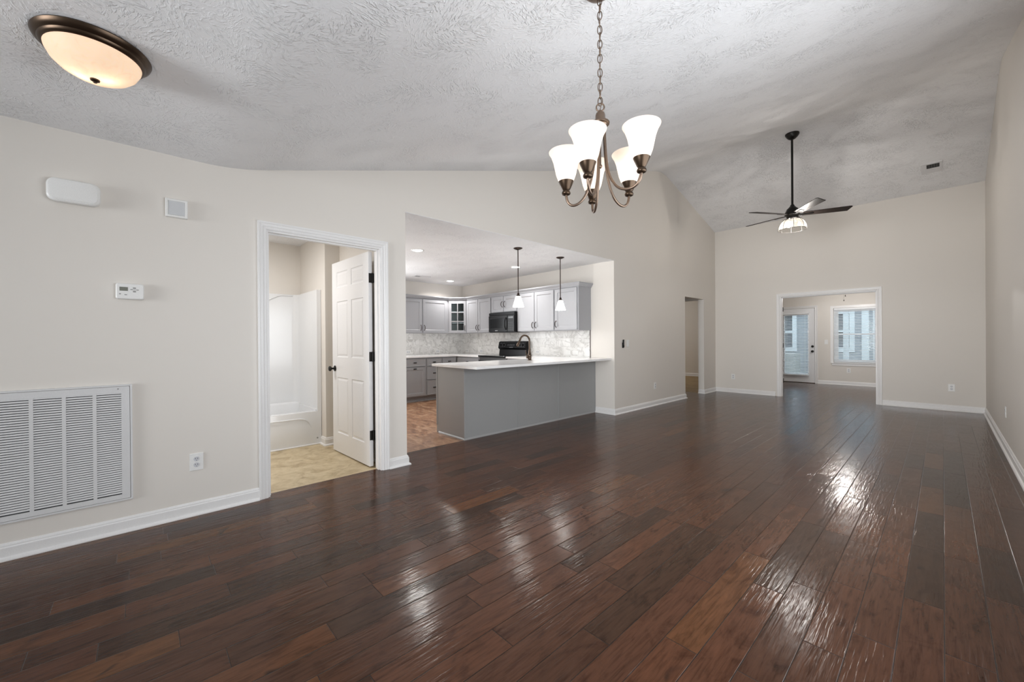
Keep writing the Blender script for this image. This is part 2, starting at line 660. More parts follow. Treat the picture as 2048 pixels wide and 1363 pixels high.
RIDGE_YS = [Y_FLAT + k * 0.04 for k in range(-5, 6) if k] + [Y_RIDGE + k * 0.06 for k in range(-5, 6)]
OPEN_B = (0.715, 1.635, 2.045)
OPEN_K = (1.881, 5.470, 2.430)
OPEN_H = (8.010, 8.935, 2.035)
SX0, SX1, SZ = -2.262, -0.795, 2.026          # opening into the sunroom
YS = 12.95                                    # sunroom outer wall


def wall_cells(us, zs, top, holes):
    us = sorted(set(round(u, 5) for u in us))
    cells = []
    for a, b in zip(us, us[1:]):
        lv = list(zs)
        for z0, z1 in zip(lv, lv[1:]):
            mu, mz = (a + b) / 2, (z0 + z1) / 2
            if any(h[0] < mu < h[1] and h[2] < mz < h[3] for h in holes):
                continue
            cells.append([(a, z0), (b, z0), (b, z1), (a, z1)])
        z0 = lv[-1]
        cells.append([(a, z0), (b, z0), (b, top(b)), (a, top(a))])
    return cells


# floor: one boarded floor through room, hall doorway and sunroom
def cells_rects(rects, xs, ys):
    out = []
    xs, ys = sorted(xs), sorted(ys)
    for a, b in zip(xs, xs[1:]):
        for c, d in zip(ys, ys[1:]):
            mx, my = (a + b) / 2, (c + d) / 2
            if any(r[0] < mx < r[2] and r[1] < my < r[3] for r in rects):
                out.append([(a, c), (b, c), (b, d), (a, d)])
    return out


rects = [(XL, YB - WT, XR + WT, YS + 0.12), (-3.597, OPEN_B[0], XL, OPEN_B[1]), (-3.885, OPEN_K[0], XL, OPEN_K[1]),
         (-5.2, 7.6, XL, 9.0), (-3.58, YF + WT, XL, YS + 0.12)]
mb = MB().slab(cells_rects(rects, [XL, XR + WT, -3.597, -3.885, -5.2, -3.58],
                           [YB - WT, YS + 0.12, OPEN_B[0], OPEN_B[1], OPEN_K[0], OPEN_K[1], 7.6, 9.0, YF + WT]),
               lambda x, y: (x, y, -0.06), lambda x, y: (x, y, 0.0))
struct(mb, 'floor', M['floor'], 'dark reddish brown hand scraped wood plank floor')
struct(MB().box(-7.67, OPEN_K[0] - 0.001, -0.06, -3.885, 5.47, 0.0), 'floor_kitchen', M['kit_floor'], 'brown slate patterned kitchen floor')
struct(MB().box(-5.87, -0.3, -0.06, -3.597, OPEN_K[0] - 0.13, 0.0), 'floor_bathroom', M['bath_floor'], 'tan marbled vinyl bathroom floor')
struct(MB().box(-8.0, 9.0, -0.06, -3.70, 13.1, 0.0), 'floor_bedroom', M['carpet'], 'tan floor of the room beyond the cased opening')

# ceilings
ys = sorted([YB - WT] + RIDGE_YS + [YF + WT])
top_poly = [(y, ceil_z(y)) for y in ys] + [(y, ceil_z(y) + 0.12) for y in reversed(ys)]
struct(MB().prism(top_poly, lambda y, z: (XL - WT, y, z), lambda y, z: (XR + WT, y, z)), 'ceiling', M['ceiling'], 'white stomp textured vaulted ceiling', 20)
struct(MB().box(-7.67, 1.74, 2.43, XL - WT, 5.59, 2.50), 'ceiling_kitchen', M['ceiling_soft'], 'flat white textured kitchen ceiling')
struct(MB().box(XL - WT, OPEN_K[0] + 0.001, 2.426, XL - 0.001, OPEN_K[1] - 0.001, 2.4305), 'ceiling_kitchen', M['ceiling_soft'], 'white underside of the kitchen opening head')
struct(MB().box(-5.87, -0.42, 2.44, XL - WT, 1.72, 2.50), 'ceiling_bathroom', M['ceiling_soft'], 'flat white bathroom ceiling')
struct(MB().box(-3.70, YF + WT, 2.44, XR + WT, YS + 0.12, 2.52), 'ceiling_sunroom', M['ceiling_soft'], 'flat white sunroom ceiling')
struct(MB().box(-8.1, 7.48, 2.44, -3.70, 13.2, 2.52), 'ceiling_hall', M['ceiling_soft'], 'flat white hall ceiling')

# walls
us = [YB - WT] + RIDGE_YS + [YF + WT, OPEN_B[0], OPEN_B[1], OPEN_K[0], OPEN_K[1], OPEN_H[0], OPEN_H[1]]
holes = [(OPEN_B[0], OPEN_B[1], 0, OPEN_B[2]), (OPEN_K[0], OPEN_K[1], 0, OPEN_K[2]), (OPEN_H[0], OPEN_H[1], 0, OPEN_H[2])]
mb = MB().slab(wall_cells(us, [0, OPEN_H[2], OPEN_B[2], OPEN_K[2]], ceil_z, holes), lambda y, z: (XL - WT, y, z), lambda y, z: (XL, y, z))
struct(mb, 'wall_left', M['wall'], 'long warm grey wall with the bathroom door and kitchen opening')
us = [YB - WT] + RIDGE_YS + [YF + WT]
mb = MB().slab(wall_cells(us + [0.5, 3.9], [0, 0.5, 2.1, 2.4], ceil_z, [(0.5, 3.9, 0.5, 2.1)]), lambda y, z: (XR, y, z), lambda y, z: (XR + WT, y, z))
struct(mb, 'wall_right', M['wall'], 'warm grey side wall close to the camera')
mb = MB().slab(wall_cells([XL, SX0, SX1, XR], [0, SZ], lambda x: ceil_z(YF) - 0.0005, [(SX0, SX1, 0, SZ)]), lambda x, z: (x, YF + WT, z), lambda x, z: (x, YF, z))
struct(mb, 'wall_far', M['wall'], 'warm grey end wall with the opening to the sunroom')
mb = MB().slab(wall_cells([XL, -3.0, 0.0, XR], [0, 0.4, 2.15], lambda x: Z0, [(-3.0, 0.0, 0.4, 2.15)]), lambda x, z: (x, YB - WT, z), lambda x, z: (x, YB, z))
struct(mb, 'wall_back', M['wall'], 'warm grey front wall behind the camera')
# kitchen shell
struct(MB().box(-7.67, 5.47, 0, XL - WT, 5.59, 2.43), 'wall_kitchen_range', M['wall'], 'kitchen wall behind the range')
struct(MB().slab(wall_cells([1.88, 2.15, 3.35, 5.47], [0, 1.1, 2.1], lambda y: 2.43, [(2.15, 3.35, 1.1, 2.1)]), lambda y, z: (-7.67, y, z), lambda y, z: (-7.55, y, z)), 'wall_kitchen_back', M['wall'], 'kitchen wall opposite the opening')
struct(MB().box(-7.67, 1.72, 0, XL - WT, 1.88, 2.43), 'wall_kitchen_side', M['bath_wall'], 'partition between bathroom and kitchen')
# bathroom shell
struct(MB().box(-5.87, -0.30, 0, -5.75, 1.72, 2.44), 'wall_bathroom_back', M['bath_wall'], 'cream wall behind the bathtub')
struct(MB().box(-5.75, 1.556, 0, -4.80, 1.72, 2.44), 'wall_bathroom_stub', M['bath_wall'], 'cream wall at the end of the bathtub')
struct(MB().box(-5.87, -0.42, 0, XL - WT, -0.30, 2.44), 'wall_bathroom_side', M['bath_wall'], 'cream side wall of the bathroom')
struct(MB().box(-5.75, -0.30, 0, -4.80, 0.03, 2.44), 'wall_bathroom_end', M['bath_wall'], 'cream wall at the hidden end of the bathtub')
# hall and room beyond
struct(MB().box(-5.32, 7.48, 0, XL - WT, 7.60, 2.44), 'wall_hall_near', M['wall'], 'hall wall')
struct(MB().box(-5.32, 7.60, 0, -5.20, 9.0, 2.44), 'wall_hall_end', M['wall'], 'hall end wall')
mb = MB().slab(wall_cells([-8.0, -5.05, XL - WT - 0.03, XL - WT], [0, 2.035], lambda x: 2.44, [(-5.05, XL - WT - 0.03, 0, 2.035)]), lambda x, z: (x, 9.12, z), lambda x, z: (x, 9.0, z))
struct(mb, 'wall_hall_far', M['wall'], 'hall wall with a cased opening')
struct(MB().box(-8.1, 12.9, 0, -3.70, 13.02, 2.44), 'wall_bedroom_far', M['wall'], 'wall of the room beyond the hall')
struct(MB().box(-8.1, 9.12, 0, -8.0, 12.9, 2.44), 'wall_bedroom_side', M['wall'], 'side wall of the room beyond the hall')
# sunroom shell
DX0, DX1, DZ = -3.19, -2.285, 1.975
WX0, WX1, WZ0, WZ1 = -1.905, -1.045, 0.560, 1.935
mb = MB().slab(wall_cells([-3.58, DX0, DX1, WX0, WX1, XR], [0, WZ0, WZ1, DZ], lambda x: 2.44, [(DX0, DX1, 0, DZ), (WX0, WX1, WZ0, WZ1)]),
               lambda x, z: (x, YS + 0.12, z), lambda x, z: (x, YS, z))
struct(mb, 'wall_sunroom_far', M['wall'], 'sunroom wall with the patio door and window')
struct(MB().box(-3.70, YF + WT, 0, -3.58, YS + 0.12, 2.44), 'wall_sunroom_side', M['wall'], 'sunroom side wall')
struct(MB().box(XR, YF + WT, 0, XR + WT, YS + 0.12, 2.44), 'wall_sunroom_other_side', M['wall'], 'other sunroom side wall')

# baseboards -------------------------------------------------------------
BASE = [(0, 0), (0.030, 0), (0.030, 0.006), (0.026, 0.014), (0.015, 0.020), (0.015, 0.068), (0.010, 0.074), (0.010, 0.080), (0.005, 0.090), (0, 0.092)]


def baseboard(path, side, name, label, mat=None):
    """path: 2D points along the wall foot; the profile sticks out to the side (+1: to the left of travel)."""
    pts = [Vector(p) for p in path]
    n = len(pts)
    offs = []
    for i in range(n):
        ds = []
        if i > 0: ds.append((pts[i] - pts[i - 1]).normalized())
        if i < n - 1: ds.append((pts[i + 1] - pts[i]).normalized())
        ns = [Vector((-d.y, d.x)) * side for d in ds]
        if len(ns) == 1:
            offs.append(ns[0])
        else:
            m_ = (ns[0] + ns[1]).normalized()
            offs.append(m_ / max(0.2, m_.dot(ns[0])))
    mb = MB()
    rings = [[mb.v((pts[i].x + offs[i].x * u, pts[i].y + offs[i].y * u, z)) for (u, z) in BASE] for i in range(n)]
    k = len(BASE)
    for a, b in zip(rings, rings[1:]):
        for j in range(k):
            mb.face([a[j], a[(j + 1) % k], b[(j + 1) % k], b[j]])
    mb.face(rings[0][::-1])
    mb.face(rings[-1])
    return struct(mb, name, mat or M['trim'], label)


CW = 0.060
baseboard([(XL, YB), (XL, OPEN_B[0] - CW)], -1, 'baseboard_left', 'white baseboard under the return air grille')
baseboard([(XL, OPEN_B[1] + CW), (XL, OPEN_K[0]), (-3.86, OPEN_K[0])], -1, 'baseboard_left', 'white baseboard between bathroom door and kitchen')
baseboard([(-3.875, OPEN_K[1]), (XL, OPEN_K[1]), (XL, OPEN_H[0]), (XL - WT, OPEN_H[0])], -1, 'baseboard_left', 'white baseboard from the peninsula to the hall doorway')
baseboard([(XL - WT, OPEN_H[1]), (XL, OPEN_H[1]), (XL, YF), (SX0 - CW - 0.028, YF)], -1, 'baseboard_far', 'white baseboard round the corner of the end wall')
baseboard([(SX1 + CW + 0.002, YF), (XR, YF), (XR, YB)], -1, 'baseboard_right', 'white baseboard of the end wall and side wall')
baseboard([(DX1 + CW, YS), (XR, YS)], -1, 'baseboard_sunroom', 'white baseboard under the sunroom window')
baseboard([(-8.0, 12.9), (-3.70, 12.9)], -1, 'baseboard_bedroom', 'white baseboard of the room beyond the hall')
baseboard([(-4.94, 1.556), (-4.80, 1.556), (-4.80, 1.72), (XL - WT, 1.72)], -1, 'baseboard_bathroom', 'white baseboard beside the bathtub')

# casings ------------------------------------------------------------------
CAS = [(0.0, 0.0), (0.0, 0.011), (0.006, 0.014), (0.022, 0.012), (0.026, 0.016), (0.044, 0.017), (0.048, 0.020), (0.060, 0.020), (0.060, 0.0)]


def casing(a, b, zt, to3, name, label, z0=0.0, closed=False):
    mb = MB()
    rows = []
    for (u, w) in CAS:
        pts = [(a - u, z0), (a - u, zt + u), (b + u, zt + u), (b + u, z0)]
        rows.append([mb.v(to3(p[0], p[1], w)) for p in pts])
    k = len(CAS)
    for j in range(k):
        p, q = rows[j], rows[(j + 1) % k]
        for i in range(3):
            mb.face([p[i], p[i + 1], q[i + 1], q[i]])
    mb.face([r[0] for r in rows])
    mb.face([r[3] for r in rows])
    return struct(mb, name, M['trim'], label)


def jamb(a, b, zt, to3, d0, d1, name, label, stop=None):
    """lining of an opening: two sides and a head 18 mm thick, with an optional door stop."""
    t = 0.014
    mb = MB()
    prof = [(a, 0), (a + t, 0), (a + t, zt - t), (b - t, zt - t), (b - t, 0), (b, 0), (b, zt), (a, zt)]
    mb.slab([[(a, 0), (a + t, 0), (a + t, zt - t), (a, zt - t)], [(a, zt - t), (a + t, zt - t), (a + t, zt), (a, zt)],
             [(a + t, zt - t), (b - t, zt - t), (b - t, zt), (a + t, zt)], [(b - t, zt - t), (b, zt - t), (b, zt), (b - t, zt)],
             [(b - t, 0), (b, 0), (b, zt - t), (b - t, zt - t)]], lambda u, z: to3(u, z, d0), lambda u, z: to3(u, z, d1))
    if stop:
        s0, s1 = stop
        a2, b2, z2 = a + t, b - t, zt - t
        q = 0.011
        mb.slab([[(a2, 0), (a2 + q, 0), (a2 + q, z2 - q), (a2, z2 - q)], [(a2, z2 - q), (a2 + q, z2 - q), (a2 + q, z2), (a2, z2)],
                 [(a2 + q, z2 - q), (b2 - q, z2 - q), (b2 - q, z2), (a2 + q, z2)], [(b2 - q, z2 - q), (b2, z2 - q), (b2, z2), (b2 - q, z2)],
                 [(b2 - q, 0), (b2, 0), (b2, z2 - q), (b2 - q, z2 - q)]], lambda u, z: to3(u, z, s0), lambda u, z: to3(u, z, s1))
    return struct(mb, name, M['trim'], label)


casing(OPEN_B[0], OPEN_B[1], OPEN_B[2], lambda u, z, w: (XL + w, u, z), 'trim_1', 'white casing round the bathroom doorway')
jamb(OPEN_B[0], OPEN_B[1], OPEN_B[2], lambda u, z, w: (XL - w, u, z), -0.001, WT, 'trim_2', 'white lining of the bathroom doorway', (0.035, 0.070))
casing(SX0, SX1, SZ, lambda u, z, w: (u, YF - w, z), 'trim_3', 'white casing round the sunroom opening')
jamb(SX0, SX1, SZ, lambda u, z, w: (u, YF + w, z), -0.001, WT, 'trim_4', 'white lining of the sunroom opening', (0.04, 0.075))
casing(DX0, DX1, DZ, lambda u, z, w: (u, YS - w, z), 'trim_5', 'white casing round the sunroom patio door')
casing(WX0, WX1, WZ1, lambda u, z, w: (u, YS - w * 0.15, z), 'trim_6', 'drywall edge round the sunroom window', WZ0)

# ---------------------------------------------------------------- doors


def panel_slab(mb, us, vs, panels, t, depth=0.0065, slope=0.018, field=0.03):
    """slab in u (x), v (z), thickness t in y, both faces with raised panels in the named cells."""
    for side in (0, 1):
        y = 0.0 if side == 0 else t
        sgn = 1 if side == 0 else -1
        P = {}

        def vv(u, v, d=0.0):
            k = (round(u, 5), round(v, 5), round(d, 5))
            if k not in P:
                P[k] = mb.v((u, y + sgn * d, v))
            return P[k]
        for i in range(len(us) - 1):
            for j in range(len(vs) - 1):
                a, b, c, d = us[i], us[i + 1], vs[j], vs[j + 1]
                if (i, j) in panels:
                    rings = [(0, 0), (slope * 0.4, depth), (slope, depth), (slope + field * 0.5, depth * 0.35)] if field else [(0, 0), (slope, depth)]
                    prev = None
                    for (o, dp) in rings:
                        r = [vv(a + o, c + o, dp), vv(b - o, c + o, dp), vv(b - o, d - o, dp), vv(a + o, d - o, dp)]
                        if prev:
                            for q in range(4):
                                mb.face([prev[q], prev[(q + 1) % 4], r[(q + 1) % 4], r[q]])
                        prev = r
                    mb.face(prev)
                else:
                    mb.face([vv(a, c), vv(b, c), vv(b, d), vv(a, d)])
    u0, u1, v0, v1 = us[0], us[-1], vs[0], vs[-1]
    for i in range(len(us) - 1):
        for v in (v0, v1):
            mb.face([mb.v((us[i], 0, v)), mb.v((us[i + 1], 0, v)), mb.v((us[i + 1], t, v)), mb.v((us[i], t, v))])
    for j in range(len(vs) - 1):
        for u in (u0, u1):
            mb.face([mb.v((u, 0, vs[j])), mb.v((u, 0, vs[j + 1])), mb.v((u, t, vs[j + 1])), mb.v((u, t, vs[j]))])
    bmesh.ops.remove_doubles(mb.bm, verts=mb.bm.verts[:], dist=0.0002)


# bathroom door, swung open into the bathroom (hinged at the kitchen side)
dr = thing('door_1', (-3.668, 1.612, 0.012), 'white six panel bathroom door standing open', 'door', kind='structure')
dr.rotation_euler = (0, 0, math.radians(2.0))
DWd, DHt = 0.875, 2.018
mb = MB()
mb.xf = Matrix.Rotation(PI, 4, 'Z')
panel_slab(mb, [0, 0.115, 0.390, 0.475, 0.755, DWd], [0, 0.205, 0.795, 1.010, 1.598, 1.745, 1.910, DHt],
           {(1, 1), (3, 1), (1, 3), (3, 3), (1, 5), (3, 5)}, 0.035)
mb.build('door_leaf', M['door'], dr, world=False)
for yy in (0.0, -0.035):
    pass
R = Matrix.Rotation(PI / 2, 3, 'X')
for nm, s in (('door_knob', 1),):
    kb = MB()
    kb.lathe([(0, 0), (0.031, 0.0), (0.031, 0.006), (0.026, 0.010), (0.011, 0.013), (0.010, 0.034), (0.018, 0.040), (0.027, 0.048), (0.028, 0.058), (0.022, 0.066), (0, 0.069)],
             (-DWd + 0.065, -0.035, 0.885), 24, R)
    kb.lathe([(0, 0), (0.031, 0.0), (0.031, 0.006), (0.026, 0.010), (0.011, 0.013), (0.010, 0.034), (0.018, 0.040), (0.027, 0.048), (0.028, 0.058), (0.022, 0.066), (0, 0.069)],
             (-DWd + 0.065, 0.0, 0.885), 24, Matrix.Rotation(-PI / 2, 3, 'X'))
    kb.build('door_knob', M['black_metal'], dr, 50, world=False)
for zz in (1.725, 0.985, 0.245):
    hb = MB()
    hb.box(0.0015, -0.033, zz, 0.003, -0.001, zz + 0.09, 0.0005)
    hb.tube([(0.008, -0.001, zz - 0.003), (0.008, -0.001, zz + 0.093)], 0.007, 10)
    hb.box(0.012, 0.0085, zz, 0.040, 0.0105, zz + 0.09)
    hb.box(0.006, -0.001, zz, 0.014, 0.010, zz + 0.09)
    hb.build('hinge', M['black_metal'], dr, world=False)

# sunroom opening: a door leaf folded back beside the lining, edge on to the room
dr = thing('door_2', (SX0 + 0.004, YF + WT + 0.006, 0.012), 'white door folded open inside the sunroom opening', 'door', kind='structure')
mb = MB()
mb.xf = Matrix.Rotation(PI / 2 + math.radians(14.5), 4, 'Z')
panel_slab(mb, [0, 0.11, 0.60, 0.71], [0, 0.22, 1.88, 1.99], {(1, 1)}, 0.035)
mb.build('door_leaf', M['door'], dr, world=False)
for zz in (1.72, 0.98, 0.26):
    hb = MB()
    hb.box(0.011, -0.075, zz, 0.0135, -0.003, zz + 0.09)
    hb.tube([(0.016, -0.006, zz), (0.016, -0.006, zz + 0.09)], 0.008, 10)
    hb.build('hinge', M['black_metal'], dr, world=False)

# patio door in the sunroom
dr = thing('door_3', (DX0, YS + 0.02, 0.0), 'white patio door with a full blind and black knobs', 'door', kind='structure')
mb = MB().slab(wall_cells([DX0 + 0.005, -2.965, -2.435, DX1 - 0.005], [0.012, 0.235, 1.795], lambda x: DZ - 0.005, [(-2.965, -2.435, 0.235, 1.795)]),
               lambda x, z: (x, YS + 0.065, z), lambda x, z: (x, YS + 0.02, z))
mb.build('door_leaf', M['door'], dr)
mb = MB()
for (u0, u1, w0, w1) in ((-2.985, -2.960, 0.215, 1.815), (-2.440, -2.415, 0.215, 1.815), (-2.960, -2.440, 0.215, 0.240), (-2.960, -2.440, 1.790, 1.815)):
    mb.box(u0, YS + 0.009, w0, u1, YS + 0.075, w1, 0.003)
mb.build('glass_frame', M['vinyl'], dr)
MB().box(-2.963, YS + 0.045, 0.237, -2.437, YS + 0.049, 1.793).build('glass', M['pane'], dr)
for zz in (0.835, 0.965):
    kb = MB()
    pr = [(0, 0), (0.030, 0.0), (0.030, 0.008), (0.014, 0.014), (0.014, 0.030), (0.027, 0.040), (0.028, 0.052), (0, 0.060)] if zz < 0.9 else [(0, 0), (0.030, 0), (0.030, 0.012), (0.024, 0.018), (0, 0.020)]
    kb.lathe(pr, (-2.340, YS + 0.021, zz), 20, R)
    kb.build('door_knob' if zz < 0.9 else 'deadbolt', M['black_metal'], dr, 50)
mb = MB().box(DX0, YS - 0.005, 0.0, DX1, YS + 0.10, 0.012)
mb.build('threshold', M['bronze'], dr)


def blind(name, x0, x1, z0, z1, y, label, n, tilt=0.30, wide=0.024):
    t = thing(name, ((x0 + x1) / 2, y, z1), label, 'blind')
    MB().box(x0, y - 0.022, z1 - 0.045, x1, y + 0.022, z1, 0.003).build('headrail', M['blind'], t)
    mb = MB()
    zt, zb = z1 - 0.065, z0 + 0.035
    for k in range(n):
        z = zb + (zt - zb) * k / (n - 1)
        dy, dz = wide * math.cos(tilt), wide * math.sin(tilt)
        a = [(y - dy, z - dz), (y, z + 0.002), (y + dy, z + dz), (y + dy, z + dz + 0.0025), (y, z + 0.0045), (y - dy, z - dz + 0.0025)]
        mb.prism(a, lambda u, w: (x0 + 0.006, u, w), lambda u, w: (x1 - 0.006, u, w))
    for xx in (x0 + 0.09, x1 - 0.09):
        for yy in (y - wide - 0.001, y + wide + 0.001):
            mb.box(xx - 0.0012, yy - 0.0008, z0 + 0.02, xx + 0.0012, yy + 0.0008, z1 - 0.04)
    mb.build('slats', M['blind'], t)
    MB().box(x0 + 0.004, y - 0.02, z0, x1 - 0.004, y + 0.02, z0 + 0.018, 0.003).build('bottom_rail', M['blind'], t)
    return t


blind('door_blind', -2.995, -2.405, 0.185, 1.865, YS - 0.020, 'white slatted blind hanging on the glass patio door', 40)

# sunroom window --------------------------------------------------------
wn = thing('window_1', ((WX0 + WX1) / 2, YS + 0.06, WZ0), 'white double hung sunroom window', 'window', kind='structure')
mb = MB()
fr = 0.05
mb.slab(wall_cells([WX0, WX0 + fr, WX1 - fr, WX1], [WZ0, WZ0 + fr, WZ1 - fr], lambda x: WZ1, [(WX0 + fr, WX1 - fr, WZ0 + fr, WZ1 - fr)]),
        lambda x, z: (x, YS + 0.118, z), lambda x, z: (x, YS + 0.075, z))
mb.build('window_frame', M['vinyl'], wn)
zm = (WZ0 + WZ1) / 2 + 0.02
for nm, a, b, yy in (('upper_sash', zm - 0.02, WZ1 - fr, 0.100), ('lower_sash', WZ0 + fr, zm + 0.02, 0.082)):
    s_ = 0.035
    xa, xb = WX0 + fr, WX1 - fr
    mb = MB().slab(wall_cells([xa, xa + s_, xb - s_, xb], [a, a + s_, b - s_], lambda x: b, [(xa + s_, xb - s_, a + s_, b - s_)]),
                   lambda x, z: (x, YS + yy + 0.017, z), lambda x, z: (x, YS + yy, z))
    sh = mb.build(nm, M['vinyl'], wn)
    MB().box(xa + s_, YS + yy + 0.006, a + s_, xb - s_, YS + yy + 0.010, b - s_).build('pane', M['pane'], sh)
mb = MB().box(WX0 - 0.05, YS - 0.035, WZ0 - 0.022, WX1 + 0.05, YS + 0.075, WZ0, 0.004)
mb.box(WX0 - 0.03, YS - 0.014, WZ0 - 0.075, WX1 + 0.03, YS, WZ0 - 0.022, 0.003)
mb.build('window_sill', M['trim'], wn)
blind('window_blind', WX0 + 0.008, WX1 - 0.008, WZ0 + 0.004, WZ1 - 0.002, YS + 0.034, 'white slatted blind in the sunroom window', 34)
# guessed window behind the camera, added to go with the front fill light
wn = thing('added_window_2', (-1.5, YB - 0.06, 0.4), 'added white window behind the camera for the front fill light', 'window', kind='structure')
mb = MB().slab(wall_cells([-3.0, -2.94, -1.53, -1.47, -0.06, 0.0], [0.4, 0.46, 2.09], lambda x: 2.15, [(-2.94, -1.53, 0.46, 2.09), (-1.47, -0.06, 0.46, 2.09)]),
               lambda x, z: (x, YB - 0.10, z), lambda x, z: (x, YB - 0.05, z))
mb.build('window_frame', M['vinyl'], wn)

wn = thing('added_window_4', (-7.61, 2.75, 1.1), 'added white window for the kitchen fill light, behind the opening edge', 'window', kind='structure')  # unseen window, added to go with the kitchen fill light
mb = MB().slab(wall_cells([2.15, 2.2, 3.3, 3.35], [1.1, 1.15, 2.05], lambda x: 2.1, [(2.2, 3.3, 1.15, 2.05)]), lambda y, z: (-7.65, y, z), lambda y, z: (-7.60, y, z))
mb.build('window_frame', M['vinyl'], wn)
wn = thing('added_window_3', (XR + 0.07, 2.2, 0.5), 'added wide white window for the side fill light, outside the frame', 'window', kind='structure')  # invented window in the side wall, surrounds the added fill light
mb = MB().slab(wall_cells([0.5, 0.56, 2.17, 2.23, 3.84, 3.9], [0.5, 0.56, 2.04], lambda x: 2.1, [(0.56, 2.17, 0.56, 2.04), (2.23, 3.84, 0.56, 2.04)]),
               lambda y, z: (XR + 0.10, y, z), lambda y, z: (XR + 0.05, y, z))
mb.build('window_frame', M['vinyl'], wn)

# ---------------------------------------------------------------- wall devices (local frame: x to the viewer's right, -y out of the wall, z up)
ON_LEFT, ON_FAR, ON_RIGHT = PI / 2, 0.0, -PI / 2


def wthing(name, loc, rz, label, cat, group=None):
    t = thing(name, loc, label, cat, group)
    t.rotation_euler = (0, 0, rz)
    return t


def outlet(loc, rz, label, group='white wall outlets', wide=False):
    t = wthing('wall_outlet', loc, rz, label, 'outlet', group)
    w, h = (0.057, 0.035) if wide else (0.038, 0.059)
    MB().box(-w, -0.006, -h, w, 0.0, h, 0.0025, 2).build('plate', M['plate'], t, world=False)
    for s in (-1, 1):
        cx, cz = (s * 0.020, 0) if wide else (0, s * 0.020)
        mb = MB()
        mb.lathe([(0, 0), (0.0165, 0), (0.0165, 0.0022), (0, 0.0022)], (cx, -0.0058, cz), 20, Matrix.Rotation(PI / 2, 3, 'X'))
        so = mb.build('socket', M['socket'], t, 40, world=False)
        mb = MB()
        for dx in (-0.0062, 0.0062):
            a, b = (0.0012, 0.0045)
            if wide:
                mb.box(cx - b, -0.0086, cz + dx - a, cx + b, -0.0078, cz + dx + a)
            else:
                mb.box(cx + dx - a, -0.0086, cz - b + 0.003, cx + dx + a, -0.0078, cz + b + 0.003)
        mb.lathe([(0, 0), (0.0022, 0), (0.0022, 0.0008), (0, 0.0008)], (cx - (0.0085 if wide else 0), -0.0078, cz - (0 if wide else 0.0085)), 10, Matrix.Rotation(PI / 2, 3, 'X'))
        mb.build('slots', M['dark_slot'], so, world=False)
    return t


def rocker(loc, rz, label, gangs=1, group=None, plate='plate'):
    t = wthing('light_switch', loc, rz, label, 'switch', group)
    w = 0.036 + 0.023 * (gangs - 1)
    MB().box(-w, -0.006, -0.059, w, 0, 0.059, 0.0025, 2).build('plate', M['plate'], t, world=False)
    for k in range(gangs):
        cx = (k - (gangs - 1) / 2) * 0.046
        mb = MB()
        mb.prism([(-0.006, -0.033), (-0.0105, -0.033), (-0.0075, 0), (-0.0065, 0.033), (-0.006, 0.033)], lambda y, z: (cx - 0.0165, y, z), lambda y, z: (cx + 0.0165, y, z))
        mb.build('rocker', M['plate'], t, world=False)
    return t


outlet((XL, 0.284, 0.365), ON_LEFT, 'white wall outlet between the air grille and the bathroom door')
outlet((XL, 6.765, 0.355), ON_LEFT, 'small white wall outlet between kitchen opening and hall doorway')
outlet((-3.152, YF, 0.350), ON_FAR, 'white outlet on the end wall beside the sunroom opening, near the hall doorway')
outlet((0.089, YF, 0.370), ON_FAR, 'white outlet on the end wall near the side wall corner')
outlet((XR, 6.68, 0.396), ON_RIGHT, 'white outlet seen edge on upon the dim side wall')
outlet((-1.606, YS, 0.368), ON_FAR, 'white outlet below the sunroom window')
rocker((XL, 5.860, 1.120), ON_LEFT, 'white rocker switch plate beside a black remote cradle')
rocker((-2.05, YS, 1.080), ON_FAR, 'white switch plate between patio door and sunroom window')
# black fan remote in its cradle
t = wthing('fan_remote', (XL, 5.712, 1.115), ON_LEFT, 'slim black fan remote in a wall cradle by the kitchen opening', 'remote')
MB().box(-0.022, -0.012, -0.066, 0.022, 0, 0.020, 0.004, 2).build('cradle', M['satin_black'], t, world=False)
MB().box(-0.018, -0.022, -0.056, 0.018, -0.010, 0.068, 0.005, 2).build('remote_body', M['satin_black'], t, world=False)
for k in range(4):
    mb = MB()
    mb.lathe([(0, 0), (0.0075, 0), (0.0065, 0.002), (0, 0.002)], (0.0, -0.0215, 0.050 - k * 0.021), 14, Matrix.Rotation(PI / 2, 3, 'X'))
    mb.build('button', M['grey_key'], t, world=False)

# doorbell chime: a long rounded white cover
t = wthing('door_chime', (XL, -0.275, 2.078), ON_LEFT, 'long rounded white door chime cover high on the wall', 'chime')


def rrect(w, h, r, n=8):
    out = []
    for cx, cz, a0 in ((w - r, h - r, 0), (-w + r, h - r, PI / 2), (-w + r, -h + r, PI), (w - r, -h + r, 1.5 * PI)):
        for k in range(n + 1):
            a = a0 + PI / 2 * k / n
            out.append((cx + r * math.cos(a), cz + r * math.sin(a)))
    return out


def loft(mb, loops):
    rings = [[mb.v(p) for p in L_] for L_ in loops]
    n = len(rings[0])
    for a, b in zip(rings, rings[1:]):
        for j in range(n):
            mb.face([a[j], a[(j + 1) % n], b[(j + 1) % n], b[j]])
    mb.face(rings[0][::-1])
    mb.face(rings[-1])


def pod(mb, w, h, r, steps, squash=1.0):
    """steps: list of (y, inset); loops of a rounded rectangle."""
    loops = []
    for y, i in steps:
        loops.append([(x * (w - i) / w, y, z * (h - i) / h) for (x, z) in rrect(w, h, r)])
    loft(mb, loops)


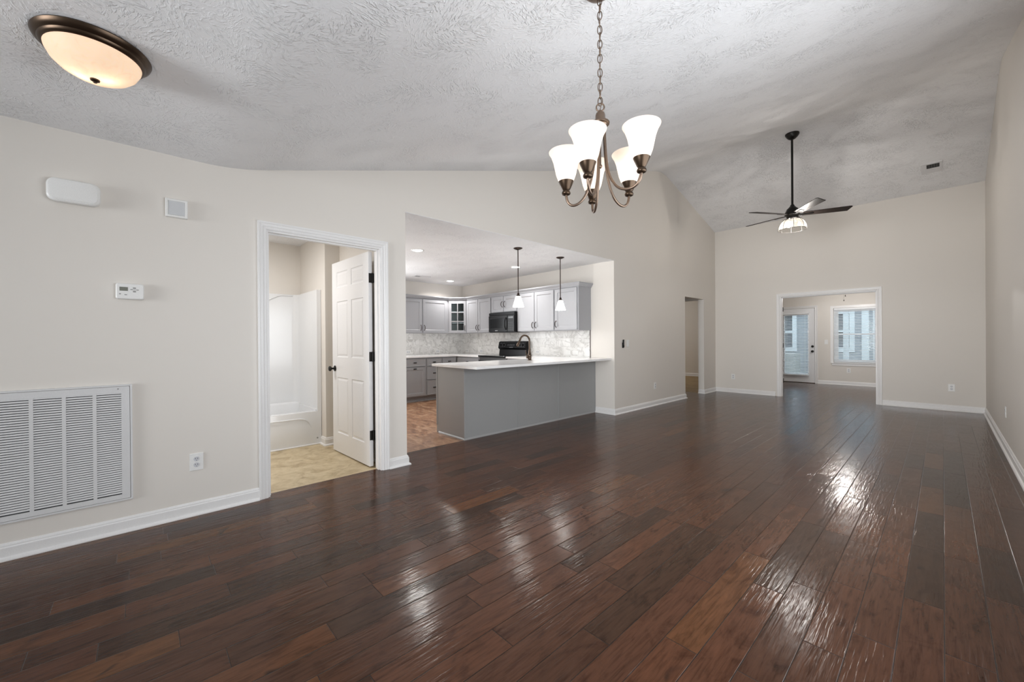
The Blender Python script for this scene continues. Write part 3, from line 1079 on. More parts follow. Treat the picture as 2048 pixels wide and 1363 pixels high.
mb = MB()
pod(mb, 0.110, 0.069, 0.040, [(0, 0.004), (-0.030, 0.0), (-0.046, 0.003), (-0.052, 0.010)])
mb.build('chime_cover', M['plate'], t, 35, world=False)
mb = MB()
pod(mb, 0.098, 0.055, 0.030, [(-0.0515, 0.0), (-0.0545, 0.001), (-0.0555, 0.004)])
mb.build('face_panel', M['plate'], t, 35, world=False)

t = wthing('wall_speaker', (XL, 0.190, 2.087), ON_LEFT, 'small square white wall box with a grey mesh face', 'speaker')
mb = MB()
pod(mb, 0.058, 0.061, 0.004, [(0, 0), (-0.022, 0), (-0.026, 0.004), (-0.026, 0.012), (-0.022, 0.016)])
mb.build('housing', M['plate'], t, 30, world=False)
MB().box(-0.042, -0.0245, -0.045, 0.042, -0.021, 0.045).build('mesh_face', M['mesh_grey'], t, world=False)

t = wthing('thermostat', (XL, -0.040, 1.513), ON_LEFT, 'white digital thermostat with a small grey display', 'thermostat')
mb = MB()
pod(mb, 0.066, 0.050, 0.012, [(0, 0.004), (-0.010, 0.0), (-0.024, 0.001), (-0.029, 0.006)])
mb.build('case', M['plate'], t, 35, world=False)
MB().box(-0.048, -0.0305, 0.002, -0.010, -0.0285, 0.026).build('display', M['lcd'], t, world=False)
for k, (x, z, w, h) in enumerate(((0.020, 0.022, 0.007, 0.004), (0.007, 0.012, 0.006, 0.0025), (0.034, 0.011, 0.006, 0.0025), (0.020, 0.0, 0.007, 0.004), (0.020, 0.011, 0.006, 0.0015), (-0.046, -0.018, 0.004, 0.003), (-0.020, -0.022, 0.006, 0.0025))):
    MB().box(x - w, -0.0302, z - h, x + w, -0.0287, z + h, 0.0006).build('button', M['grey_key'], t, world=False)

# return air grille
t = wthing('return_air_grille', (XL, -0.425, 0.213), ON_LEFT, 'large white louvered return air grille low on the wall', 'air grille')
GW, GH = 0.378, 0.703
us_ = [-GW, -GW + 0.035]
bays = []
xr_ = GW - 0.038
pitch_ = 0.1245
for k in range(6):
    b1 = xr_ - k * pitch_
    b0 = b1 - pitch_ + 0.016
    if b0 < -GW + 0.03:
        break
    bays.append((b0, b1))
allu = sorted(set([-GW, GW] + [round(v, 5) for b in bays for v in b]))
zz = [0, 0.028, GH - 0.036, GH]
cells = []
for a, b in zip(allu, allu[1:]):
    for c, d in zip(zz, zz[1:]):
        m_ = (a + b) / 2
        if c == 0.028 and any(q[0] - 1e-4 < m_ < q[1] + 1e-4 for q in bays):
            continue
        cells.append([(a, c), (b, c), (b, d), (a, d)])
mb = MB().slab(cells, lambda u, z: (u, -0.004, z), lambda u, z: (u, -0.014, z))
mb.build('door_panel', M['grille'], t, world=False)
mb = MB()
mb.slab(wall_cells([-GW - 0.012, -GW - 0.002, GW + 0.002, GW + 0.012], [-0.012, -0.002, GH + 0.002], lambda u: GH + 0.012, [(-GW - 0.002, GW + 0.002, -0.002, GH + 0.002)]),
        lambda u, z: (u, 0.0, z), lambda u, z: (u, -0.016, z))
mb.build('outer_frame', M['grille'], t, world=False)
MB().box(-GW, -0.0035, 0, GW, -0.001, GH).build('duct_opening', M['duct'], t, world=False)
for b0, b1 in bays:
    mb = MB()
    nl = 46
    for k in range(nl):
        z = 0.031 + (GH - 0.036 - 0.031) * k / nl
        h_ = (GH - 0.067) / nl
        mb.prism([(-0.0138, z + h_ * 0.34), (-0.0118, z + h_ * 0.98), (-0.0090, z + h_ * 1.04), (-0.0075, z + h_ * 0.42)], lambda y, w: (b0, y, w), lambda y, w: (b1, y, w))
    mb.build('louver_bay', M['grille'], t, world=False)
mb = MB().lathe([(0, 0), (0.004, 0), (0.004, 0.002), (0, 0.002)], (GW - 0.052, -0.0138, GH - 0.014), 10, Matrix.Rotation(PI / 2, 3, 'X'))
mb.build('latch_screw', M['grey_key'], t, world=False)

# ---------------------------------------------------------------- bathtub with surround
TX, TY1 = -4.94, 1.553
t = thing('bathtub', (-5.34, 0.80, 0), 'white one piece bathtub with tall surround in the bathroom', 'bathtub')
xb_, y0_ = -5.745, 0.035
mb = MB()
# apron with a raised arch field, rim and basin
mb.box(TX - 0.03, y0_, 0.0, TX, TY1, 0.385, 0.006, 2)
mb.box(xb_, y0_, 0.0, TX - 0.03, TY1, 0.12)
mb.build('apron', M['tub'], t, 40)
mb = MB()
pts_ = bez((TX + 0.002, 1.44, 0.20), (TX + 0.002, 1.40, 0.318), (TX + 0.002, 1.36, 0.312), (TX + 0.002, 1.25, 0.316), 10) + [Vector((TX + 0.002, 0.35, 0.318))] + \
    bez((TX + 0.002, 0.34, 0.316), (TX + 0.002, 0.24, 0.312), (TX + 0.002, 0.20, 0.318), (TX + 0.002, 0.16, 0.20), 10)
mb.tube(pts_, [0.001 + 0.007 * min(1, i / 6, (len(pts_) - 1 - i) / 6) for i in range(len(pts_))], 8)
mb.build('apron_ridge', M['tub'], t, 60)
mb = MB()
prof_ = [(TX - 0.03, 0.385), (TX - 0.075, 0.385), (TX - 0.10, 0.36), (TX - 0.16, 0.13), (xb_ + 0.16, 0.13), (xb_ + 0.10, 0.40), (xb_ + 0.05, 0.42), (xb_ + 0.05, 0.12), (TX - 0.03, 0.12)]
mb.prism(prof_, lambda x, z: (x, y0_ + 0.05, z), lambda x, z: (x, TY1 - 0.05, z))
mb.box(xb_, TY1 - 0.056, 0, TX - 0.03, TY1, 0.40)
mb.box(xb_, y0_, 0, TX - 0.03, y0_ + 0.056, 0.40)
mb.build('basin', M['tub'], t, 30)
mb = MB()
# surround: back panel, end panels with soft inner corners, rolled top
ins = 0.045
top = 1.79
plan = [(TX, TY1 - 0.0), (TX, TY1 - ins)] + [(xb_ + 0.045 + 0.07, TY1 - ins), (xb_ + 0.045 + 0.02, TY1 - ins - 0.02), (xb_ + 0.045, TY1 - ins - 0.07)] + \
       [(xb_ + 0.045, y0_ + ins + 0.07), (xb_ + 0.065, y0_ + ins + 0.02), (xb_ + 0.115, y0_ + ins)] + [(TX, y0_ + ins), (TX, y0_), (xb_, y0_), (xb_, TY1)]
mb.prism(plan, lambda x, y: (x, y, 0.38), lambda x, y: (x, y, top))
mb.build('surround_panel', M['tub'], t, 50)
mb = MB()
mb.tube([(xb_ + 0.05, 0.9, 1.66)] + bez((xb_ + 0.05, 1.05, 1.67), (xb_ + 0.05, 1.18, 1.69), (xb_ + 0.05, 1.24, 1.76), (xb_ + 0.05, 1.32, 1.775), 8) + [(xb_ + 0.05, 1.45, 1.775)], 0.008, 8)
mb.build('top_ridge', M['tub'], t, 60)
mb = MB().lathe([(0, 0), (0.009, 0), (0.009, 0.004), (0, 0.005)], (TX, 1.505, 0.075), 12, Matrix.Rotation(PI / 2, 3, 'Y'))
mb.build('apron_disc', M['grey_key'], t)  # small grey disc low on the apron front
MB().box(TX, y0_, 0.0, TX + 0.012, TY1, 0.016, 0.004).build('floor_bead', M['trim'], t)

# ---------------------------------------------------------------- kitchen cabinets (local frame as above)


def pull(mb, x, z, L=0.10, vert=True, y=-0.020):
    if vert:
        p = bez((x, y, z), (x, y - 0.030, z + 0.012), (x, y - 0.032, z + L * 0.4), (x, y - 0.030, z + L * 0.5), 6)[:-1] + bez((x, y - 0.030, z + L * 0.5), (x, y - 0.032, z + L * 0.6), (x, y - 0.030, z + L - 0.012), (x, y, z + L), 6)
        n = len(p)
        mb.tube(p, [0.0045 + 0.002 * math.sin(PI * i / (n - 1)) for i in range(n)], 8)
        for e in (z, z + L):
            mb.lathe([(0, 0), (0.009, 0), (0.006, 0.005), (0, 0.005)], (x, y + 0.001, e), 10, Matrix.Rotation(PI / 2, 3, 'X'))
    else:
        mb.box(x - L / 2, y - 0.022, z - 0.008, x + L / 2, y - 0.004, z + 0.008, 0.005, 2)
        mb.box(x - L / 2 + 0.01, y - 0.006, z - 0.006, x + L / 2 - 0.01, y + 0.001, z + 0.006)


def shaker(parent, name, x0, x1, z0, z1, mat, rail=0.055, depth=0.008, y=-0.020):
    mb = MB()
    mb.xf = Matrix.Translation((x0, y, z0))
    w, h = x1 - x0, z1 - z0
    panel_slab(mb, [0, rail, w - rail, w], [0, rail, h - rail, h], {(1, 1)}, 0.018, depth, 0.008, 0)
    return mb.build(name, mat, parent, world=False)


CROWN = [(0.0, 0.0), (0.010, 0.004), (0.014, 0.016), (0.040, 0.048), (0.046, 0.052), (0.046, 0.070), (0.0, 0.070)]


def crown(parent, path, z, mat):
    pts = [Vector(p) for p in path]
    n = len(pts)
    offs = []
    for i in range(n):
        ds = []
        if i > 0: ds.append((pts[i] - pts[i - 1]).normalized())
        if i < n - 1: ds.append((pts[i + 1] - pts[i]).normalized())
        ns = [Vector((d.y, -d.x)) for d in ds]
        m_ = sum(ns, Vector((0, 0))).normalized()
        offs.append(m_ / max(0.3, m_.dot(ns[0])))
    mb = MB()
    rings = [[mb.v((pts[i].x + offs[i].x * u, pts[i].y + offs[i].y * u, z + w)) for (u, w) in CROWN] for i in range(n)]
    k = len(CROWN)
    for a, b in zip(rings, rings[1:]):
        for j in range(k):
            mb.face([a[j], a[(j + 1) % k], b[(j + 1) % k], b[j]])
    mb.face(rings[0][::-1])
    mb.face(rings[-1])
    return mb.build('crown_molding', mat, parent, world=False)


UZ0, UZ1 = 1.340, 2.040


def upper(loc, rz, w, z0, z1, doors, label, path=None):
    t = wthing('wall_cabinet', (loc[0], loc[1], z0), rz, label, 'wall cabinet', 'light grey wall cabinets')
    h = z1 - z0
    MB().box(0.001, 0, 0, w - 0.001, 0.325, h).build('carcass', M['upper'], t, world=False)
    for (a, b, hs) in doors:
        dz0, dz1 = 0.012, h - 0.012
        d = shaker(t, 'cabinet_door', a, b, dz0, dz1, M['upper'])
        mb = MB()
        hx = b - 0.030 if hs == 'r' else a + 0.030
        hl = min(0.105, (dz1 - dz0) * 0.45)
        pull(mb, hx, dz0 + (0.045 if h > 0.5 else 0.09), hl)
        mb.build('handle', M['dark_bronze'], d, 50, world=False)
    crown(t, path or [(0, 0), (w, 0)], h - 0.002, M['upper'])
    return t


YU = 5.142
upper((-6.940, YU), 0, 0.820, UZ0, UZ1, [(0.012, 0.395, 'r'), (0.407, 0.806, 'l')], 'double door grey wall cabinet between glass corner cabinet and microwave')
upper((-6.120, YU), 0, 0.750, 1.722, UZ1, [(0.014, 0.368, 'r'), (0.382, 0.736, 'l')], 'short double door grey wall cabinet above the microwave')
upper((-5.370, YU), 0, 0.905, UZ0, UZ1, [(0.014, 0.436, 'r'), (0.450, 0.892, 'l')], 'double door grey wall cabinet just past the microwave, behind the pendants')
upper((-4.465, YU), 0, 0.505, UZ0, UZ1, [(0.016, 0.478, 'l')], 'single door grey wall cabinet at the end of the row, side panel showing', [(0, 0), (0.505, 0), (0.505, 0.325)])
upper((-7.222, 3.640), PI / 2, 1.220, UZ0, UZ1, [(0.012, 0.572, 'r'), (0.590, 1.168, 'l')], 'double door grey wall cabinet on the wall opposite the opening')
# glass corner cabinet, set diagonally
t = wthing('wall_cabinet', (-7.220, 4.860, UZ0), PI / 4, 'diagonal corner wall cabinet with six glass panes', 'wall cabinet', 'light grey wall cabinets')
h = UZ1 - UZ0
dl = 0.396
pent = [(0, 0), (dl, 0), (dl + 0.233, 0.233), (dl / 2, 0.66), (-0.233, 0.233)]
pent = [(p[0], p[1] + 0.002) for p in pent]
mb = MB()
for z0, z1 in ((0, 0.018), (h - 0.018, h)):
    mb.prism(pent, lambda x, y: (x, y, z0), lambda x, y: (x, y, z1))
mb.box(0, 0.0, 0.018, 0.028, 0.018, h - 0.018)
mb.box(dl - 0.028, 0.0, 0.018, dl, 0.018, h - 0.018)
mb.build('carcass', M['upper'], t, world=False)
mb = MB()
w_ = 0.012
for a, b in ((pent[1], pent[2]), (pent[2], pent[3]), (pent[3], pent[4]), (pent[4], pent[0])):
    a, b = Vector(a), Vector(b)
    nrm = Vector((b.y - a.y, a.x - b.x)).normalized() * w_
    q = [a, b, b - nrm, a - nrm]
    mb.prism([tuple(v) for v in q], lambda x, y: (x, y, 0.018), lambda x, y: (x, y, h - 0.018))
mb.build('inner_wall', M['inside'], t, world=False)
for zs_ in (0.215, 0.455):
    q = [(0.03, 0.022), (dl - 0.03, 0.022), (dl + 0.20, 0.235), (dl / 2, 0.63), (-0.20, 0.235)]
    MB().prism(q, lambda x, y: (x, y, zs_), lambda x, y: (x, y, zs_ + 0.016)).build('shelf', M['upper'], t, world=False)
a0, a1, b0, b1 = 0.014, dl - 0.014, 0.012, h - 0.012
ra = 0.052
mx_, m1, m2 = dl / 2, b0 + ra + (b1 - b0 - 2 * ra) / 3, b0 + ra + (b1 - b0 - 2 * ra) * 2 / 3
hm = 0.009
us_ = [a0, a0 + ra, mx_ - hm, mx_ + hm, a1 - ra, a1]
vs_ = [b0, b0 + ra, m1 - hm, m1 + hm, m2 - hm, m2 + hm, b1 - ra, b1]
cells = []
for i in range(5):
    for j in range(7):
        if i in (1, 3) and j in (1, 3, 5):
            continue
        cells.append([(us_[i], vs_[j]), (us_[i + 1], vs_[j]), (us_[i + 1], vs_[j + 1]), (us_[i], vs_[j + 1])])
mb = MB().slab(cells, lambda x, z: (x, -0.002, z), lambda x, z: (x, -0.020, z))
d = mb.build('cabinet_door', M['upper'], t, world=False)
MB().box(a0 + ra - 0.004, -0.012, b0 + ra - 0.004, a1 - ra + 0.004, -0.009, b1 - ra + 0.004).build('glass', M['pane'], d, world=False)
mb = MB()
pull(mb, a1 - 0.028, b0 + 0.045, 0.105)
mb.build('handle', M['dark_bronze'], d, 50, world=False)
crown(t, [(0, 0), (dl, 0)], h - 0.002, M['upper'])

# base cabinets
CT0, CT1 = 0.860, 0.890


def base(loc, rz, w, d, fronts, label, mat='lower'):
    t = wthing('base_cabinet', (loc[0], loc[1], 0), rz, label, 'base cabinet', 'grey base cabinets')
    mb = MB().box(0.001, 0, 0.10, w - 0.001, d, CT0)
    mb.build('carcass', M[mat], t, world=False)
    MB().box(0.001, 0.065, 0, w - 0.001, d, 0.10).build('toe_kick', M[mat], t, world=False)
    for kind, a, b, z0, z1 in fronts:
        f = shaker(t, kind, a, b, z0, z1, M[mat], 0.05 if kind == 'cabinet_door' else 0.012, 0.007 if kind == 'cabinet_door' else 0.003)
        mb = MB()
        pull(mb, (a + b) / 2, z1 - 0.028 if kind == 'cabinet_door' else (z0 + z1) / 2, 0.065, False)
        mb.build('handle', M['black_metal'], f, world=False)
    return t


XBF = -6.942
base((XBF, 3.640), PI / 2, 0.490, 0.60, [('drawer', 0.012, 0.468, 0.690, 0.835), ('cabinet_door', 0.012, 0.468, 0.120, 0.672)], 'grey base cabinet with one drawer over a door, beside the opening edge')
base((XBF, 4.130), PI / 2, 0.360, 0.60, [('drawer', 0.018, 0.342, 0.690, 0.835), ('drawer', 0.018, 0.342, 0.420, 0.672), ('drawer', 0.018, 0.342, 0.120, 0.402)], 'grey bank of three drawers partly hidden by the peninsula')
base((XBF, 4.490), PI / 2, 0.378, 0.60, [('drawer', 0.018, 0.342, 0.690, 0.835), ('cabinet_door', 0.018, 0.342, 0.120, 0.672)], 'grey base cabinet at the inner corner of the worktop')
base((-6.940, 4.870), 0, 0.775, 0.595, [('drawer', 0.05, 0.758, 0.690, 0.835), ('cabinet_door', 0.05, 0.400, 0.120, 0.672), ('cabinet_door', 0.41, 0.758, 0.120, 0.672)], 'grey base cabinet between the corner and the range')
base((-5.368, 4.870), 0, 0.868, 0.595, [('drawer', 0.02, 0.80, 0.690, 0.835), ('cabinet_door', 0.02, 0.40, 0.120, 0.672), ('cabinet_door', 0.42, 0.80, 0.120, 0.672)], 'grey base cabinet between the range and the peninsula')

# peninsula
PX0, PX1, PY0, PY1 = -4.490, -3.885, 2.830, 5.468
t = thing('kitchen_peninsula', (-4.19, 4.15, 0), 'long grey panelled kitchen peninsula facing the living room', 'peninsula')
MB().box(PX0, PY0, 0.0, PX1, PY1, CT0).build('body', M['island'], t)
for y in (3.715, 4.547):
    MB().box(PX1, y - 0.012, 0.022, PX1 + 0.006, y + 0.012, CT0, 0.002).build('batten', M['island'], t)
MB().box(PX1 - 0.025, PY0 - 0.006, 0.022, PX1 + 0.006, PY0 + 0.022, CT0, 0.003).build('corner_trim', M['island'], t)
MB().box(PX1, PY1 - 0.024, 0.022, PX1 + 0.006, PY1, CT0, 0.002).build('wall_trim', M['island'], t)
MB().box(PX0 - 0.004, PY0 - 0.006, 0.10, PX0 + 0.02, PY0 + 0.0, CT0, 0.002).build('end_trim', M['island'], t)
mb = MB()
mb.prism([(0, 0), (0.014, 0), (0.012, 0.010), (0.004, 0.020), (0, 0.022)], lambda u, z: (PX1 + u, PY0 - u, z), lambda u, z: (PX1 + u, PY1, z))
mb.prism([(0, 0), (0.014, 0), (0.012, 0.010), (0.004, 0.020), (0, 0.022)], lambda u, z: (PX1 + u, PY0 - u, z), lambda u, z: (PX0 + 0.05, PY0 - u, z))
mb.build('shoe_trim', M['island'], t)

# worktops
t = MB()
t.slab(cells_rects([(-4.515, 2.775, -3.572, 5.466), (-5.366, 4.832, -4.515, 5.466)], [-5.366, -4.515, -3.572], [2.775, 4.832, 5.466]),
       lambda x, y: (x, y, CT0), lambda x, y: (x, y, CT1))
bmesh.ops.recalc_face_normals(t.bm, faces=t.bm.faces[:])
o = t.build('peninsula_worktop', M['quartz'])
tag(o, 'white quartz worktop of the peninsula, overhanging towards the room', 'worktop')
t = MB()
t.slab(cells_rects([(-7.548, 1.95, -6.905, 5.466), (-7.548, 4.832, -6.165, 5.466)], [-7.548, -6.905, -6.165], [1.95, 4.832, 5.466]),
       lambda x, y: (x, y, CT0), lambda x, y: (x, y, CT1))
o = t.build('corner_worktop', M['quartz'])
tag(o, 'white quartz corner worktop on the grey base cabinets by the range', 'worktop')
base((XBF, 2.000), PI / 2, 1.640, 0.60, [('cabinet_door', 0.02, 0.80, 0.120, 0.835), ('cabinet_door', 0.83, 1.62, 0.120, 0.835)], 'grey base cabinet hidden behind the opening edge')

# backsplash
o = struct(MB().box(-7.548, 5.458, CT1, -3.978, 5.4695, UZ0 + 0.01), 'trim_7', M['tile'], 'veined marble tile backsplash behind the range')
MB().box(-3.979, 5.4565, CT1, -3.974, 5.4698, UZ0).build('edge_strip', M['dark_bronze'], o, world=False)
struct(MB().box(-7.5495, 3.40, CT1, -7.538, 5.458, UZ0 + 0.01), 'trim_8', M['tile'], 'veined marble tile backsplash opposite the opening')
YBS = 5.458
KO = 'outlets on the marble backsplash'
outlet((-7.538, 4.075, 0.955), ON_LEFT, 'backsplash outlet beside the edge of the kitchen opening', KO, True)
outlet((-7.538, 4.785, 0.955), ON_LEFT, 'backsplash outlet below the double wall cabinet opposite the opening', KO, True)
outlet((-7.37, YBS, 0.955), ON_FAR, 'backsplash outlet under the glass corner cabinet', KO, True)
outlet((-6.85, YBS, 0.955), ON_FAR, 'backsplash outlet between the corner and the range', KO, True)
outlet((-5.165, YBS, 0.965), ON_FAR, 'backsplash outlet just past the range, behind the faucet', KO, True)
for x_, lb in ((-4.440, 'wide white switch plate on the backsplash, the one nearer the range'), (-4.275, 'wide white switch plate on the backsplash at its outer end')):
    t = wthing('light_switch', (x_, YBS, 0.965), ON_FAR, lb, 'switch', 'switch plates at the end of the backsplash')
    MB().box(-0.059, -0.006, -0.037, 0.059, 0, 0.037, 0.0025, 2).build('plate', M['plate'], t, world=False)
    MB().box(-0.033, -0.0085, -0.0165, 0.033, -0.0055, 0.0165, 0.002).build('rocker', M['plate'], t, world=False)

# microwave
t = thing('microwave', (-5.74, YU - 0.06, 1.335), 'black over the range microwave under the short cabinet', 'microwave')
x0, x1, y0, z0, z1 = -6.116, -5.374, 5.085, 1.335, 1.720
MB().box(x0, y0, z0, x1, 5.457, z1, 0.004).build('body', M['black_gloss'], t)
dx = x0 + 0.55
d = MB().box(x0 + 0.004, y0 - 0.030, z0 + 0.012, dx, y0 - 0.001, z1 - 0.062, 0.006, 2).build('door_panel', M['black_gloss'], t)
MB().box(x0 + 0.055, y0 - 0.0318, z0 + 0.085, dx - 0.085, y0 - 0.029, z1 - 0.115, 0.002).build('window', M['black_glass'], d)
mb = MB()
mb.tube(bez((dx - 0.035, y0 - 0.028, z0 + 0.050), (dx - 0.035, y0 - 0.072, z0 + 0.06), (dx - 0.035, y0 - 0.072, z1 - 0.12), (dx - 0.035, y0 - 0.028, z1 - 0.105), 12), 0.009, 8)
mb.build('handle', M['black_gloss'], d, 60)
MB().box(x0 + 0.20, y0 - 0.0315, z0 + 0.030, x0 + 0.275, y0 - 0.0295, z0 + 0.042).build('badge', M['mark'], d)
c = MB().box(dx + 0.004, y0 - 0.028, z0 + 0.012, x1 - 0.004, y0 - 0.001, z1 - 0.062, 0.004).build('control_panel', M['black_gloss'], t)
MB().box(dx + 0.03, y0 - 0.0295, z1 - 0.125, x1 - 0.03, y0 - 0.0275, z1 - 0.090).build('display', M['black_glass'], c)
mb = MB()
for r_ in range(5):
    for q in range(3):
        mb.box(dx + 0.035 + q * 0.044, y0 - 0.0292, z0 + 0.05 + r_ * 0.032, dx + 0.058 + q * 0.044, y0 - 0.0275, z0 + 0.060 + r_ * 0.032)
mb.build('key_marks', M['faint'], c)
mb = MB()
mb.box(x0 + 0.004, y0 - 0.020, z1 - 0.055, x1 - 0.004, y0 - 0.001, z1 - 0.004, 0.003)
for k in range(3):
    mb.box(x0 + 0.02, y0 - 0.0225, z1 - 0.046 + k * 0.013, x1 - 0.02, y0 - 0.019, z1 - 0.040 + k * 0.013)
mb.build('vent_grille', M['black_gloss'], t)

# range
t = thing('kitchen_range', (-5.765, 5.12, 0), 'black freestanding electric range with a raised control panel', 'range')
x0, x1 = -6.155, -5.377
MB().box(x0, 4.86, 0.03, x1, 5.44, 0.875).build('body', M['black_side'], t)
MB().box(x0 - 0.002, 4.815, 0.872, x1 + 0.002, 5.44, 0.898, 0.008, 3).build('cooktop', M['black_glass'], t)
d = MB().box(x0 + 0.008, 4.822, 0.26, x1 - 0.008, 4.858, 0.80, 0.006, 2).build('oven_door', M['black_gloss'], t)
MB().box(x0 + 0.12, 4.8205, 0.36, x1 - 0.12, 4.8235, 0.66).build('window', M['black_glass'], d)
mb = MB()
mb.tube([(x0 + 0.06, 4.785, 0.765), (x1 - 0.06, 4.785, 0.765)], 0.011, 10)
for e in (x0 + 0.09, x1 - 0.09):
    mb.box(e - 0.012, 4.785, 0.755, e + 0.012, 4.825, 0.775)
mb.build('handle', M['black_gloss'], d, 50)
MB().box(x0 + 0.008, 4.828, 0.05, x1 - 0.008, 4.858, 0.24, 0.006).build('storage_drawer', M['black_gloss'], t)
mb = MB()
mb.prism([(5.36, 0.897), (5.375, 1.00), (5.335, 1.035), (5.365, 1.150), (5.395, 1.165), (5.445, 1.165), (5.445, 0.897)], lambda y, z: (x0 + 0.002, y, z), lambda y, z: (x1 - 0.002, y, z))
bg = mb.build('control_panel', M['black_gloss'], t)
Rk = Matrix.Rotation(math.radians(75), 3, 'X')
for kx in (x0 + 0.075, x0 + 0.165, x1 - 0.165, x1 - 0.075):
    mb = MB().lathe([(0, 0), (0.026, 0), (0.026, 0.006), (0.019, 0.010), (0.017, 0.026), (0, 0.028)], (kx, 5.349, 1.092), 20, Rk)
    k_ = mb.build('knob', M['black_gloss'], bg, 40)
    mb = MB()
    for q in range(7):
        a = math.radians(-135 + q * 45)
        c_ = Vector((kx, 5.347, 1.092)) + Rk @ Vector((0.037 * math.sin(a), 0.037 * math.cos(a), 0))
        mb.box(c_.x - 0.003, c_.y - 0.002, c_.z - 0.0045, c_.x + 0.003, c_.y + 0.001, c_.z + 0.0045)
    mb.build('dial_marks', M['mark'], k_)
mb = MB()
mb.xf = Matrix.Translation((0, 5.3485, 1.090)) @ Matrix.Rotation(math.radians(-15), 4, 'X')
mb.box(x0 + 0.245, -0.003, -0.030, x1 - 0.245, 0.002, 0.034)
mb.build('display', M['black_glass'], bg)
mb = MB()
mb.xf = Matrix.Translation((0, 5.3485, 1.090)) @ Matrix.Rotation(math.radians(-15), 4, 'X')
for q in range(6):
    mb.box(x0 + 0.275 + q * 0.036, -0.0045, -0.014, x0 + 0.293 + q * 0.036, -0.003, -0.009)
    mb.box(x0 + 0.275 + q * 0.036, -0.0045, 0.010, x0 + 0.293 + q * 0.036, -0.003, 0.014)
mb.box(x0 + 0.34, -0.0045, -0.050, x0 + 0.44, -0.001, -0.042)
mb.build('panel_print', M['mark'], bg)

# faucet
FX, FY = -4.15, 4.21
t = thing('kitchen_faucet', (FX, FY, CT1), 'bronze gooseneck pull down faucet on the white peninsula worktop', 'faucet')
MB().lathe([(0, 0), (0.032, 0), (0.032, 0.006), (0.027, 0.012), (0.027, 0.055), (0.030, 0.060), (0.027, 0.080), (0.019, 0.115), (0.017, 0.150), (0.021, 0.153), (0.021, 0.160), (0.016, 0.163), (0, 0.163)], (FX, FY, CT1), 24).build('faucet_base', M['faucet'], t, 45)
mb = MB()
p = [Vector((FX, FY, CT1 + 0.16)), Vector((FX, FY, CT1 + 0.26))]
ra_ = 0.082
cz = CT1 + 0.285
p += [Vector((FX - ra_ + ra_ * math.cos(a), FY - 0.2 * (ra_ - ra_ * math.cos(a)), cz + ra_ * math.sin(a))) for a in [PI * k / 16 for k in range(0, 15)]]
mb.tube(p, 0.0135, 12)
mb.build('gooseneck', M['faucet'], t, 60)
e_ = p[-1]
dv = (p[-1] - p[-2]).normalized()
mb = MB()
mb.tube([e_, e_ + dv * 0.05, e_ + dv * 0.055, e_ + dv * 0.12, e_ + dv * 0.125], [0.0145, 0.016, 0.019, 0.022, 0.018], 14)
mb.build('spray_head', M['faucet'], t, 50)
mb = MB()
mb.tube([(FX, FY - 0.02, CT1 + 0.045), (FX, FY - 0.055, CT1 + 0.045)], 0.018, 12)
mb.tube(bez((FX, FY - 0.05, CT1 + 0.05), (FX - 0.0, FY - 0.06, CT1 + 0.08), (FX, FY - 0.075, CT1 + 0.11), (FX, FY - 0.08, CT1 + 0.145), 8), [0.010 - 0.0005 * k for k in range(9)], 10)
mb.build('handle', M['faucet'], t, 50)

# ---------------------------------------------------------------- light fittings


def pendant(x, y, label):
    t = thing('pendant_light', (x, y, 2.43), label, 'pendant light', 'pendant lights over the peninsula')
    MB().lathe([(0, 0), (0.062, 0), (0.060, -0.006), (0.040, -0.016), (0.012, -0.026), (0.0, -0.028)], (x, y, 2.43), 28).build('canopy', M['dark_bronze'], t, 50)
    mb = MB().tube([(x, y, 2.41), (x, y, 1.82)], 0.0065, 10)
    mb.build('rod', M['dark_bronze'], t, 60)
    MB().lathe([(0, 0.035), (0.010, 0.035), (0.016, 0.028), (0.016, 0.012), (0.024, 0.006), (0.030, -0.006), (0.030, -0.012), (0.0, -0.012)], (x, y, 1.79), 20).build('socket', M['dark_bronze'], t, 50)
    MB().lathe([(0.026, 0.0), (0.034, -0.012), (0.048, -0.062), (0.066, -0.115), (0.076, -0.150)], (x, y, 1.785), 28, None, False).build('shade', M['pend_glass'], t, 60)
    light('pendant_lamp', 'POINT', (x, y, 1.70), P_PEND, SOFT, 0.028)


pendant(-3.913, 3.760, 'glass cone pendant on a dark rod, the one nearer the bathroom door')
pendant(-3.934, 4.663, 'glass cone pendant on a dark rod, the one nearer the wall end')


def can(x, y, label):
    t = thing('recessed_downlight', (x, y, 2.43), label, 'downlight', 'recessed downlights in the kitchen ceiling')
    MB().lathe([(0.066, -0.004), (0.074, -0.007), (0.086, -0.004), (0.088, 0.0), (0.066, 0.0)], (x, y, 2.43), 32, None, False).build('trim_ring', M['plate'], t, 50)
    MB().lathe([(0, -0.0045), (0.067, -0.0045), (0.067, -0.001), (0, -0.001)], (x, y, 2.43), 32).build('lens', M['can_lens'], t, 50)
    light('downlight_lamp', 'AREA', (x, y, 2.422), P_CAN, SOFT, 0.13, None, None, math.radians(145))


can(-4.907, 2.805, 'round recessed downlight by the edge of the kitchen opening')
can(-4.948, 4.694, 'round recessed downlight half hidden by a pendant rod')
can(-7.000, 4.760, 'round recessed downlight in the far kitchen corner')
can(-6.950, 2.805, 'round recessed downlight out of sight past the opening edge')


